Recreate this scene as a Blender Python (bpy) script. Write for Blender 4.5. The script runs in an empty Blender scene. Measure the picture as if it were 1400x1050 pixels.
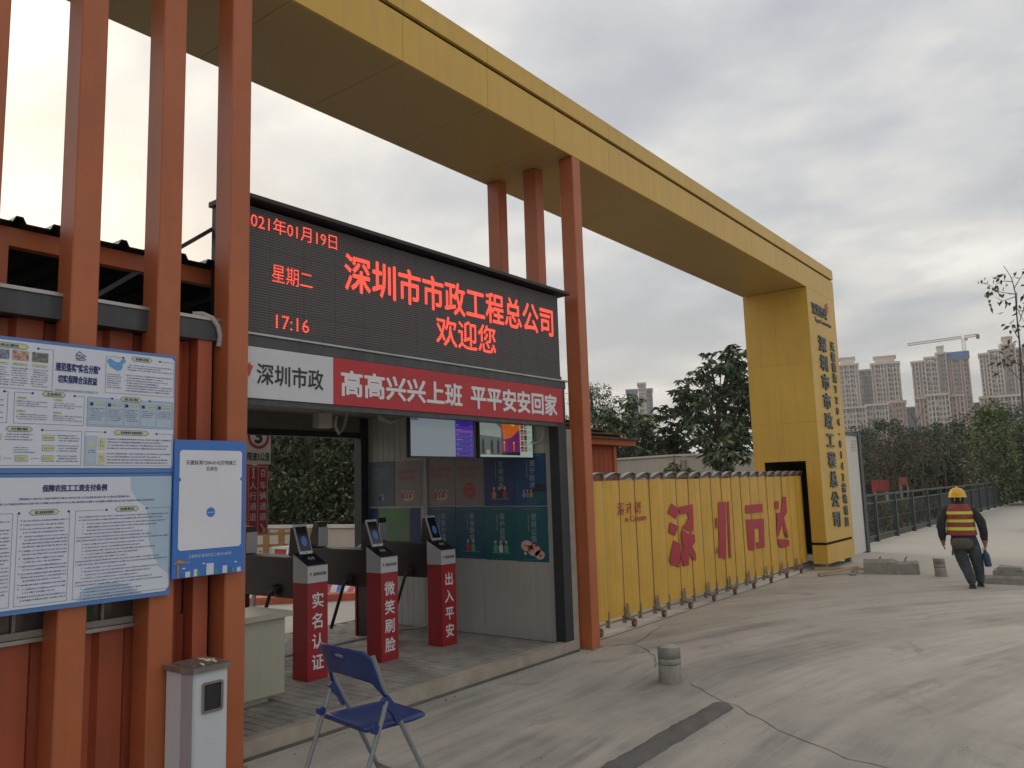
import bpy, bmesh, math, random
import numpy as np
from mathutils import Vector, Matrix
random.seed(7); rng = np.random.default_rng(7)
R = math.radians
SC = bpy.context.scene
COL = SC.collection

# ------------------------------------------------------------------ camera, sky, sun, exposure
yaw, pitch, roll, FPX = R(37.539), R(7.382), R(-1.7756), 1087.4
fwd = Vector((math.cos(pitch)*math.cos(yaw), math.cos(pitch)*math.sin(yaw), math.sin(pitch)))
rt = Vector((math.sin(yaw), -math.cos(yaw), 0)); up = rt.cross(fwd)
rt2 = math.cos(roll)*rt + math.sin(roll)*up; up2 = -math.sin(roll)*rt + math.cos(roll)*up
CAM = Vector((0, 0, 1.85))
cd = bpy.data.cameras.new('camera'); cam = bpy.data.objects.new('camera', cd); COL.objects.link(cam)
cd.sensor_width = 36; cd.lens = FPX/1400*36; cd.clip_start = .05; cd.clip_end = 4000
m = Matrix((rt2, up2, -fwd)).transposed().to_4x4(); m.translation = CAM; cam.matrix_world = m
SC.camera = cam
SUN_EL, SUN_AZ = R(16), math.atan2(.86, .30)
w = bpy.data.worlds.new('World'); SC.world = w; w.use_nodes = True
def build_world():
    nt = w.node_tree; N = nt.nodes; L = nt.links; N.clear()
    out = N.new('ShaderNodeOutputWorld'); bg = N.new('ShaderNodeBackground'); L.new(bg.outputs[0], out.inputs[0])
    sky = N.new('ShaderNodeTexSky'); sky.sky_type = 'NISHITA'; sky.sun_disc = False
    sky.sun_elevation = SUN_EL; sky.sun_rotation = math.pi/2 - SUN_AZ
    sky.air_density = 1.5; sky.dust_density = 3
    tc = N.new('ShaderNodeTexCoord'); sep = N.new('ShaderNodeSeparateXYZ'); L.new(tc.outputs['Generated'], sep.inputs[0])
    def M(op, a, b=None, c=None):
        n = N.new('ShaderNodeMath'); n.operation = op
        for i, v in enumerate((a, b, c)):
            if v is None: continue
            if isinstance(v, (int, float)): n.inputs[i].default_value = v
            else: L.new(v, n.inputs[i])
        return n.outputs[0]
    z = M('ADD', M('MAXIMUM', sep.outputs[2], 0.0), .22)
    cx = M('DIVIDE', sep.outputs[0], z); cy = M('DIVIDE', sep.outputs[1], z)
    comb = N.new('ShaderNodeCombineXYZ'); L.new(cx, comb.inputs[0]); L.new(cy, comb.inputs[1])
    def noise(scale, det, rough, off):
        mp = N.new('ShaderNodeMapping'); mp.inputs['Location'].default_value = off
        mp.inputs['Rotation'].default_value = (0, 0, .5); mp.inputs['Scale'].default_value = (1, .75, 1); L.new(comb.outputs[0], mp.inputs[0])
        n = N.new('ShaderNodeTexNoise'); n.inputs['Scale'].default_value = scale; n.inputs['Detail'].default_value = det
        n.inputs['Roughness'].default_value = rough; n.inputs['Distortion'].default_value = .25; L.new(mp.outputs[0], n.inputs['Vector']); return n.outputs[0]
    n1 = noise(1.9, 7, .52, (3.1, 1.7, 0)); n2 = noise(3.6, 5, .55, (7, 2, 0))
    f = M('ADD', M('MULTIPLY', n1, .7), M('MULTIPLY', n2, .3))
    rp = N.new('ShaderNodeValToRGB'); L.new(f, rp.inputs[0]); e = rp.color_ramp.elements
    e[0].position = .39; e[0].color = (.40, .415, .455, 1)
    e[1].position = .63; e[1].color = (.88, .85, .80, 1)
    x = e.new(.47); x.color = (.49, .50, .525, 1)
    x = e.new(.56); x.color = (.66, .645, .62, 1)
    # glow of the low sun behind the cloud
    sd = Vector((math.cos(SUN_AZ)*.87, math.sin(SUN_AZ)*.87, .48)).normalized()
    dot = N.new('ShaderNodeVectorMath'); dot.operation = 'DOT_PRODUCT'; L.new(tc.outputs['Generated'], dot.inputs[0]); dot.inputs[1].default_value = sd
    g = M('POWER', M('MAXIMUM', dot.outputs['Value'], 0), 7)
    glow = N.new('ShaderNodeMix'); glow.data_type = 'RGBA'; glow.blend_type = 'ADD'; L.new(M('MULTIPLY', g, 1.0), glow.inputs[0])
    L.new(rp.outputs[0], glow.inputs[6]); glow.inputs[7].default_value = (.17, .15, .11, 1)
    # warm band near the horizon
    hz = M('POWER', M('SUBTRACT', 1.0, M('MINIMUM', M('MAXIMUM', sep.outputs[2], 0), 1.0)), 9)
    hm = N.new('ShaderNodeMix'); hm.data_type = 'RGBA'; L.new(M('MULTIPLY', hz, .75), hm.inputs[0]); L.new(glow.outputs[2], hm.inputs[6]); hm.inputs[7].default_value = (.66, .61, .53, 1)
    sk = N.new('ShaderNodeMix'); sk.data_type = 'RGBA'; sk.inputs[0].default_value = .9
    sc_ = N.new('ShaderNodeMix'); sc_.data_type = 'RGBA'; sc_.blend_type = 'MULTIPLY'; sc_.inputs[0].default_value = 1
    L.new(sky.outputs[0], sc_.inputs[6]); sc_.inputs[7].default_value = (.1, .1, .1, 1)
    L.new(sc_.outputs[2], sk.inputs[6]); L.new(hm.outputs[2], sk.inputs[7]); L.new(sk.outputs[2], bg.inputs[0]); bg.inputs[1].default_value = 1.0
build_world()
sl = bpy.data.lights.new('sun', 'SUN'); sl.energy = .7; sl.angle = R(25); sl.color = (1, .9, .78)
so = bpy.data.objects.new('sun', sl); COL.objects.link(so)
so.rotation_euler = Vector((math.cos(SUN_AZ)*math.cos(SUN_EL+.2), math.sin(SUN_AZ)*math.cos(SUN_EL+.2), math.sin(SUN_EL+.2))).to_track_quat('Z', 'Y').to_euler()
SC.view_settings.view_transform = 'Standard'; SC.view_settings.look = 'None'
SC.view_settings.exposure = .38; SC.view_settings.gamma = 1; SC.view_settings.use_curve_mapping = False

def ray(x, y): return fwd*FPX + rt2*(x-700) - up2*(y-525)
def hor(x): return 647 + .031*(1560-x)
def gpos(px, d):                                  # a ground point at forward distance d on the bearing of px
    v = ray(px, hor(px)); p = CAM + v*(d/FPX); return Vector((p.x, p.y, 0))
def zat(py, px, d): return 1.85 + (hor(px)-py)/FPX*d

# ------------------------------------------------------------------ materials
def mat(name, col, rough=.6, metal=0, var=.12, scale=3.0, bump=0, bscale=60, dirt=0, dirtcol=(.12, .10, .08), emit=None, estr=1, spec=None, streak=False, trans=0, rust=0):
    m = bpy.data.materials.new(name); m.use_nodes = True; nt = m.node_tree; N = nt.nodes; L = nt.links
    b = N['Principled BSDF']; b.inputs['Roughness'].default_value = rough; b.inputs['Metallic'].default_value = metal
    if spec is not None: b.inputs['Specular IOR Level'].default_value = spec
    c4 = (*col, 1)
    geo = N.new('ShaderNodeNewGeometry')
    def nz(sc, det=5, r=.6, stretch=None):
        src = geo.outputs['Position']
        if stretch:
            mp = N.new('ShaderNodeMapping'); mp.inputs['Scale'].default_value = stretch; L.new(src, mp.inputs[0]); src = mp.outputs[0]
        n = N.new('ShaderNodeTexNoise'); n.inputs['Scale'].default_value = sc; n.inputs['Detail'].default_value = det; n.inputs['Roughness'].default_value = r
        L.new(src, n.inputs['Vector']); return n.outputs[0]
    cur = None
    if var:
        mx = N.new('ShaderNodeMix'); mx.data_type = 'RGBA'
        rp = N.new('ShaderNodeMapRange'); rp.inputs[1].default_value = .3; rp.inputs[2].default_value = .7; L.new(nz(scale), rp.inputs[0]); L.new(rp.outputs[0], mx.inputs[0])
        mx.inputs[6].default_value = tuple(v*(1-var) for v in col)+(1,); mx.inputs[7].default_value = tuple(min(1, v*(1+var)) for v in col)+(1,)
        cur = mx.outputs[2]
    if dirt:
        mx = N.new('ShaderNodeMix'); mx.data_type = 'RGBA'
        rp = N.new('ShaderNodeMapRange'); rp.inputs[1].default_value = .48; rp.inputs[2].default_value = .75; rp.inputs[4].default_value = dirt
        L.new(nz(1.7, 8, .7, (6, 6, .6) if streak else None), rp.inputs[0]); L.new(rp.outputs[0], mx.inputs[0])
        if cur: L.new(cur, mx.inputs[6])
        else: mx.inputs[6].default_value = c4
        mx.inputs[7].default_value = (*dirtcol, 1); cur = mx.outputs[2]
    if rust:
        mx = N.new('ShaderNodeMix'); mx.data_type = 'RGBA'
        rp = N.new('ShaderNodeMapRange'); rp.inputs[1].default_value = .63; rp.inputs[2].default_value = .68; rp.inputs[4].default_value = rust
        L.new(nz(14, 6, .7), rp.inputs[0]); L.new(rp.outputs[0], mx.inputs[0])
        if cur: L.new(cur, mx.inputs[6])
        else: mx.inputs[6].default_value = c4
        mx.inputs[7].default_value = (.16, .08, .05, 1); cur = mx.outputs[2]
    if cur: L.new(cur, b.inputs['Base Color'])
    else: b.inputs['Base Color'].default_value = c4
    if bump:
        bp = N.new('ShaderNodeBump'); bp.inputs['Strength'].default_value = bump; bp.inputs['Distance'].default_value = .01
        L.new(nz(bscale, 4), bp.inputs['Height']); L.new(bp.outputs[0], b.inputs['Normal'])
    if emit: b.inputs['Emission Color'].default_value = (*emit, 1); b.inputs['Emission Strength'].default_value = estr
    if trans: b.inputs['Transmission Weight'].default_value = trans
    return m
M_ = {}
def MT(k, *a, **kw):
    M_[k] = mat(k, *a, **kw); return M_[k]
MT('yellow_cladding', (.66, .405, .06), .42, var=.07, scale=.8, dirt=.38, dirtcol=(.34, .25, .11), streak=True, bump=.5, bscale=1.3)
MT('shaded_cladding', (.42, .285, .095), .38, var=.06, scale=.8, dirt=.15, dirtcol=(.36, .26, .10), bump=.4, bscale=1.3)  # same cladding as the fascia, with the underside's shade put into a darker colour
MT('orange_paint', (.45, .125, .045), .45, var=.10, scale=2, dirt=.4, dirtcol=(.25, .10, .055), streak=True, bump=.25, bscale=6, rust=.45)
MT('container_orange', (.45, .105, .048), .5, var=.12, scale=1.5, dirt=.3, dirtcol=(.17, .06, .04), streak=True, bump=.05, bscale=12)
MT('rail_grey', (.055, .06, .068), .5, var=.15, dirt=.3, dirtcol=(.2, .18, .16), streak=True)
MT('black_frame', (.022, .026, .032), .45, var=.2, dirt=.15, dirtcol=(.12, .11, .1))
MT('silver', (.42, .41, .39), .38, .7, var=.12, dirt=.3, dirtcol=(.2, .18, .15))
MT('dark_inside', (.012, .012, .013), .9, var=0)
MT('led_housing', (.012, .011, .014), .45, var=.1)
MT('white_print', (.74, .75, .82), .5, var=.03)
MT('poster_white', (.68, .72, .82), .45, var=.03)
MT('pale_blue', (.42, .56, .70), .5, var=.03)
MT('pale_box', (.46, .56, .68), .5, var=.03)
MT('mid_blue', (.10, .22, .52), .45, var=.04)
MT('sign_blue', (.05, .19, .58), .4, var=.04)
MT('navy', (.03, .04, .18), .5, var=0)
MT('map_blue', (.12, .36, .68), .5, var=0)
MT('tag_yellow', (.58, .62, .36), .5, var=0)
MT('text_grey', (.15, .17, .30), .6, var=0)
MT('text_black', (.025, .025, .028), .5, var=0)
MT('text_white', (.72, .72, .74), .5, var=0)
MT('banner_red', (.46, .028, .035), .5, var=.06)
MT('banner_white', (.60, .61, .65), .5, var=.04)
MT('column_red', (.33, .014, .022), .38, var=.05)
MT('column_grey', (.50, .51, .54), .35, .2, var=.04)
MT('turnstile_dark', (.022, .012, .013), .35, .1, var=.2)
MT('turnstile_body', (.045, .034, .034), .35, .3, var=.15)
MT('screen_off', (.01, .012, .02), .15, var=0)
MT('phone_glow', (.01, .03, .10), .2, var=0, emit=(.03, .09, .25), estr=.35)
MT('panel_wall', (.40, .395, .365), .5, var=.05, dirt=.25, dirtcol=(.26, .24, .21), streak=True)
MT('brown_ceiling', (.20, .18, .16), .6, var=.1)
MT('paver', (.27, .25, .225), .85, var=.25, scale=5, bump=.4, bscale=90, dirt=.3, dirtcol=(.12, .11, .10))
MT('joint_sand', (.10, .09, .08), .95, var=.2)
MT('kerb', (.36, .31, .25), .85, var=.15, scale=5, bump=.3, dirt=.5, dirtcol=(.16, .14, .12))
MT('cream_paint', (.40, .385, .31), .42, var=.05, dirt=.3, dirtcol=(.28, .27, .21), streak=True)
MT('bin_white', (.62, .66, .69), .35, var=.04, dirt=.25, dirtcol=(.4, .4, .38), streak=True, rust=.3)
MT('bin_lilac', (.36, .31, .34), .4, var=.05)
MT('bin_steel', (.34, .29, .26), .35, .6, var=.2, rust=.5)
MT('cigarette', (.62, .33, .14), .8, var=.1)
MT('cigarette_paper', (.7, .68, .63), .8, var=0)
MT('ash', (.14, .10, .08), .95, var=.4, scale=30)
MT('blue_plastic', (.016, .038, .16), .35, var=.08, bump=.1, bscale=200)
MT('tube_grey', (.24, .26, .27), .4, .3, var=.08)
MT('gate_yellow', (.66, .385, .05), .42, var=.09, scale=2, dirt=.3, dirtcol=(.38, .25, .09), streak=True, bump=.05, bscale=20)
MT('gate_frame', (.30, .27, .23), .4, .5, var=.15, dirt=.3)
MT('gate_brown', (.12, .085, .075), .5, var=.15)
MT('gate_red', (.42, .025, .045), .5, var=.06)
MT('wheel_rubber', (.14, .05, .045), .6, var=.1)
MT('pillar_text', (.07, .085, .10), .45, var=.1)
MT('logo_red', (.5, .07, .05), .5, var=0)
MT('concrete', (.30, .285, .25), .9, var=.2, scale=9, bump=.7, bscale=40, dirt=.35, dirtcol=(.17, .16, .14))
MT('concrete_top', (.40, .38, .34), .9, var=.15, scale=12, bump=.6, bscale=50)
MT('concrete_dark', (.14, .13, .12), .92, var=.2, scale=6, bump=.8, bscale=60)
MT('crack', (.11, .10, .088), 1, var=.3)
MT('wood', (.44, .34, .22), .8, var=.2, bump=.3)
MT('wood_orange', (.30, .17, .07), .8, var=.2)
MT('fence_green', (.035, .055, .055), .5, var=.15)
MT('mesh_dark', (.02, .028, .03), .8, var=.2)
MT('wall_cream', (.52, .45, .38), .85, var=.08, scale=.6, dirt=.3, dirtcol=(.38, .32, .27), streak=True)
MT('wall_cap', (.60, .55, .48), .8, var=.1)
MT('white_panel', (.62, .60, .57), .6, var=.05, dirt=.2, dirtcol=(.45, .42, .38), streak=True)
MT('hut_red', (.34, .065, .03), .55, var=.1)
MT('roof_tile', (.17, .09, .065), .8, var=.3, scale=14)
MT('bark', (.11, .085, .065), .9, var=.3, bump=.5, bscale=30)
MT('bark_pale', (.26, .23, .19), .9, var=.3)
MT('leaf_dark', (.040, .066, .030), .5, var=.35, scale=1.4, spec=.35)
MT('leaf_mid', (.085, .125, .048), .5, var=.3, scale=1.4, spec=.4)
MT('leaf_light', (.155, .19, .07), .5, var=.3, scale=1.4)
MT('leaf_yellow', (.20, .17, .045), .6, var=.3)
MT('leaf_brown', (.13, .085, .055), .7, var=.3)
MT('leaf_olive', (.085, .082, .045), .7, var=.3)
MT('orange_sheet', (.5, .13, .07), .7, var=.2)
MT('red_sheet', (.42, .06, .05), .7, var=.2)
MT('tarp_white', (.6, .6, .66), .6, var=.1)
MT('tarp_blue', (.08, .16, .45), .6, var=.1)
MT('tarp_red', (.5, .08, .10), .6, var=.1)
MT('tower_cream', (.68, .60, .51), .8, var=.12, scale=.05)
MT('tower_mauve', (.44, .37, .34), .8, var=.15, scale=.05)
MT('tower_pink', (.66, .46, .36), .8, var=.12, scale=.05)
MT('tower_grey', (.33, .32, .32), .8, var=.15, scale=.05)
MT('tower_glass', (.10, .11, .125), .3, var=.3, scale=.3)
MT('tower_blueglass', (.13, .19, .27), .3, var=.3, scale=.1)
MT('net_blue', (.06, .20, .42), .8, var=.2, scale=.2)
MT('crane_paint', (.45, .30, .24), .6, var=.1)
MT('skin', (.30, .16, .10), .6, var=.05)
MT('hair_black', (.012, .011, .011), .8, var=.1)
MT('jacket', (.022, .023, .027), .8, var=.4, scale=14, bump=1, bscale=14)
MT('jeans', (.05, .065, .072), .85, var=.4, scale=10, bump=1, bscale=14)
MT('vest_red', (.28, .05, .045), .7, var=.3, scale=9, bump=.8, bscale=12)
MT('vest_yellow', (.62, .68, .06), .5, var=.05, emit=None)
MT('helmet_yellow', (.75, .42, .02), .3, var=.04)
MT('bag_brown', (.10, .075, .06), .8, var=.25, scale=10)
MT('boot', (.05, .038, .03), .8, var=.2)
MT('bottle_blue', (.02, .05, .13), .3, var=.05)
MT('pipe_grey', (.42, .41, .40), .5, var=.08)
MT('cream_plastic', (.42, .40, .36), .5, var=.05)
MT('rock', (.10, .10, .095), .8, var=.3, scale=10, bump=.5)
MT('screen_grey', (.02, .02, .02), .2, var=0, emit=(.27, .32, .36), estr=0.40)
MT('screen_purple', (.02, .02, .02), .2, var=0, emit=(.045, .02, .32), estr=0.40)
MT('screen_line', (.02, .02, .02), .2, var=0, emit=(.25, .18, .6), estr=0.40)
MT('screen_magenta', (.02, .02, .02), .2, var=0, emit=(.25, .04, .35), estr=0.40)
MT('therm_orange', (.02, .02, .02), .2, var=0, emit=(.75, .16, .02), estr=0.35)
MT('therm_yellow', (.02, .02, .02), .2, var=0, emit=(.9, .55, .05), estr=0.40)
MT('therm_violet', (.02, .02, .02), .2, var=0, emit=(.22, .02, .16), estr=0.35)
MT('cam_grey', (.02, .02, .02), .2, var=0, emit=(.10, .14, .13), estr=0.40)
MT('cam_light', (.02, .02, .02), .2, var=0, emit=(.30, .36, .32), estr=0.40)
MT('cam_white', (.02, .02, .02), .2, var=0, emit=(.45, .58, .52), estr=0.40)
MT('cam_dark', (.02, .02, .02), .2, var=0, emit=(.01, .012, .012), estr=0.40)
MT('cam_red', (.02, .02, .02), .2, var=0, emit=(.4, .05, .03), estr=0.40)
MT('poster_blue', (.012, .04, .14), .4, var=.1)
MT('poster_blue2', (.014, .06, .18), .4, var=.1)
MT('poster_teal', (.012, .10, .12), .4, var=.1)
MT('poster_teal2', (.012, .08, .13), .4, var=.1)
MT('poster_pale', (.24, .21, .21), .5, var=.05)
MT('poster_grey', (.09, .12, .15), .5, var=.1)
MT('poster_green', (.11, .20, .10), .5, var=.05)
MT('poster_green2', (.08, .25, .10), .5, var=.05)
MT('poster_navy', (.012, .03, .14), .5, var=.05)
MT('print_red', (.42, .05, .05), .5, var=0)
MT('print_orange', (.55, .25, .08), .5, var=0)
MT('print_green', (.10, .35, .16), .5, var=0)
MT('print_soft', (.26, .32, .36), .5, var=0)
MT('print_pink', (.60, .42, .36), .5, var=0)
MT('photo_a', (.22, .24, .32), .5, var=.7, scale=60)
MT('photo_b', (.45, .28, .22), .5, var=.8, scale=50)
MT('photo_c', (.16, .18, .16), .5, var=.9, scale=60)
MT('sign_white', (.62, .62, .58), .5, var=.04)
MT('sign_red', (.42, .05, .05), .5, var=.05)
MT('white_city', (.62, .68, .82), .5, var=0)
MT('glass_window', (.10, .09, .085), .12, var=.3, scale=3)
MT('curtain_green', (.02, .12, .06), .7, var=.1)
MT('window_pale', (.36, .33, .29), .5, var=.1)

def led_material():
    m = bpy.data.materials.new('led_face'); m.use_nodes = True; nt = m.node_tree; N = nt.nodes; L = nt.links; b = N['Principled BSDF']
    m2 = bpy.data.materials.new('led_lit'); 
    for mm, lit in ((m, 0), (m2, 1)):
        mm.use_nodes = True; nt = mm.node_tree; N = nt.nodes; L = nt.links; b = N['Principled BSDF']
        geo = N.new('ShaderNodeNewGeometry'); sp = N.new('ShaderNodeSeparateXYZ'); L.new(geo.outputs['Position'], sp.inputs[0])
        def Mx(op, a, b_=None):
            n = N.new('ShaderNodeMath'); n.operation = op
            for i, v in enumerate((a, b_)):
                if v is None: continue
                if isinstance(v, (int, float)): n.inputs[i].default_value = v
                else: L.new(v, n.inputs[i])
            return n.outputs[0]
        k = 2*math.pi/.021
        row = Mx('SINE', Mx('MULTIPLY', sp.outputs[2], k)); col = Mx('SINE', Mx('MULTIPLY', sp.outputs[0], k))
        d = Mx('ADD', Mx('MULTIPLY', Mx('ADD', row, 1), .35), Mx('MULTIPLY', Mx('ADD', col, 1), .15))
        if lit:
            b.inputs['Base Color'].default_value = (.05, .01, .01, 1); b.inputs['Emission Color'].default_value = (1, .085, .05, 1)
            L.new(Mx('ADD', Mx('MULTIPLY', d, 1.0), .45), b.inputs['Emission Strength'])
        else:
            mx = N.new('ShaderNodeMix'); mx.data_type = 'RGBA'; L.new(d, mx.inputs[0]); mx.inputs[6].default_value = (.030, .027, .030, 1); mx.inputs[7].default_value = (.15, .135, .135, 1)
            L.new(mx.outputs[2], b.inputs['Base Color']); b.inputs['Roughness'].default_value = .75
    M_['led_face'] = m; M_['led_lit'] = m2
led_material()

def ground_material():
    m = bpy.data.materials.new('ground_concrete'); m.use_nodes = True; nt = m.node_tree; N = nt.nodes; L = nt.links; b = N['Principled BSDF']
    geo = N.new('ShaderNodeNewGeometry'); P = geo.outputs['Position']; sp = N.new('ShaderNodeSeparateXYZ'); L.new(P, sp.inputs[0])
    def Mx(op, a, b_=None, clamp=False):
        n = N.new('ShaderNodeMath'); n.operation = op; n.use_clamp = clamp
        for i, v in enumerate((a, b_)):
            if v is None: continue
            if isinstance(v, (int, float)): n.inputs[i].default_value = v
            else: L.new(v, n.inputs[i])
        return n.outputs[0]
    def nz(sc, det=6, r=.6, st=None, dist=0):
        s = P
        if st:
            mp = N.new('ShaderNodeMapping'); mp.inputs['Scale'].default_value = st; L.new(P, mp.inputs[0]); s = mp.outputs[0]
        n = N.new('ShaderNodeTexNoise'); n.inputs['Scale'].default_value = sc; n.inputs['Detail'].default_value = det; n.inputs['Roughness'].default_value = r; n.inputs['Distortion'].default_value = dist
        L.new(s, n.inputs['Vector']); return n.outputs[0]
    def rng_(v, a, b_, c=0, d=1):
        n = N.new('ShaderNodeMapRange'); n.inputs[1].default_value = a; n.inputs[2].default_value = b_; n.inputs[3].default_value = c; n.inputs[4].default_value = d; L.new(v, n.inputs[0]); return n.outputs[0]
    def mix(f, a, b_, bt='MIX'):
        n = N.new('ShaderNodeMix'); n.data_type = 'RGBA'; n.blend_type = bt
        for i, v in ((0, f), (6, a), (7, b_)):
            if isinstance(v, float): n.inputs[i].default_value = v
            elif isinstance(v, tuple): n.inputs[i].default_value = (*v, 1)
            else: L.new(v, n.inputs[i])
        return n.outputs[2]
    c = mix(rng_(nz(.45, 7, .6), .3, .7), (.41, .375, .32), (.54, .495, .42))
    c = mix(rng_(nz(2.6, 9, .75), .45, .80, 0, .4), c, (.21, .20, .185))
    c = mix(rng_(nz(14, 8, .8), .35, .7, 0, .35), c, (.56, .52, .45))
    c = mix(rng_(nz(55, 5, .8), .52, .7, 0, .45), c, (.22, .205, .18))
    # tyre-wear bands: arcs turning out of the gateway (centre to the right of the drive)
    dx = Mx('SUBTRACT', sp.outputs[0], 6.0); dy = Mx('SUBTRACT', sp.outputs[1], -7.5)
    rad = Mx('SQRT', Mx('ADD', Mx('MULTIPLY', dx, dx), Mx('MULTIPLY', dy, dy)))
    cmb = N.new('ShaderNodeCombineXYZ'); L.new(Mx('ADD', Mx('MULTIPLY', rad, 1.0), Mx('MULTIPLY', nz(.18, 2), .9)), cmb.inputs[0])
    ang = Mx('ARCTAN2', dy, dx); L.new(Mx('MULTIPLY', ang, .8), cmb.inputs[1])
    def rn(sc, det):
        n = N.new('ShaderNodeTexNoise'); n.inputs['Scale'].default_value = sc; n.inputs['Detail'].default_value = det; n.inputs['Roughness'].default_value = .65; L.new(cmb.outputs[0], n.inputs['Vector']); return n.outputs[0]
    band = rng_(rn(1.1, 4), .47, .60); fine = rng_(rn(8, 5), .46, .58)
    inr = Mx('MULTIPLY', rng_(rad, 7.5, 9.5), rng_(rad, 17, 13.2))
    f = Mx('MULTIPLY', Mx('MULTIPLY', Mx('ADD', Mx('MULTIPLY', band, .62), Mx('MULTIPLY', fine, .30)), inr), rng_(nz(.7, 4), .25, .6), True)
    c = mix(f, c, (.235, .22, .198))
    # stains with their own shapes
    c = mix(rng_(nz(.9, 6, .65, (1, 1.6, 1), .8), .60, .72, 0, .55), c, (.19, .18, .16))
    c = mix(rng_(nz(.22, 5, .6, (1.2, .7, 1)), .62, .72, 0, .5), c, (.36, .27, .18))
    # dusty pale lane farther along the drive
    far = Mx('MULTIPLY', rng_(sp.outputs[0], 14.5, 19.5, 0, .85), rng_(nz(.3, 4), .2, .6, .6, 1))
    c = mix(far, c, (.50, .455, .39))
    L.new(c, b.inputs['Base Color']); b.inputs['Roughness'].default_value = .88
    bp = N.new('ShaderNodeBump'); bp.inputs['Strength'].default_value = .35; bp.inputs['Distance'].default_value = .012
    L.new(Mx('ADD', nz(28, 8, .7), Mx('MULTIPLY', nz(3, 4), 1.5)), bp.inputs['Height']); L.new(bp.outputs[0], b.inputs['Normal'])
    M_['ground_concrete'] = m
ground_material()
MT('yard_concrete', (.43, .40, .35), .9, var=.12, scale=1.2, bump=.2)
MT('earth', (.12, .105, .07), .95, var=.3, scale=.4, bump=.5)

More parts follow.
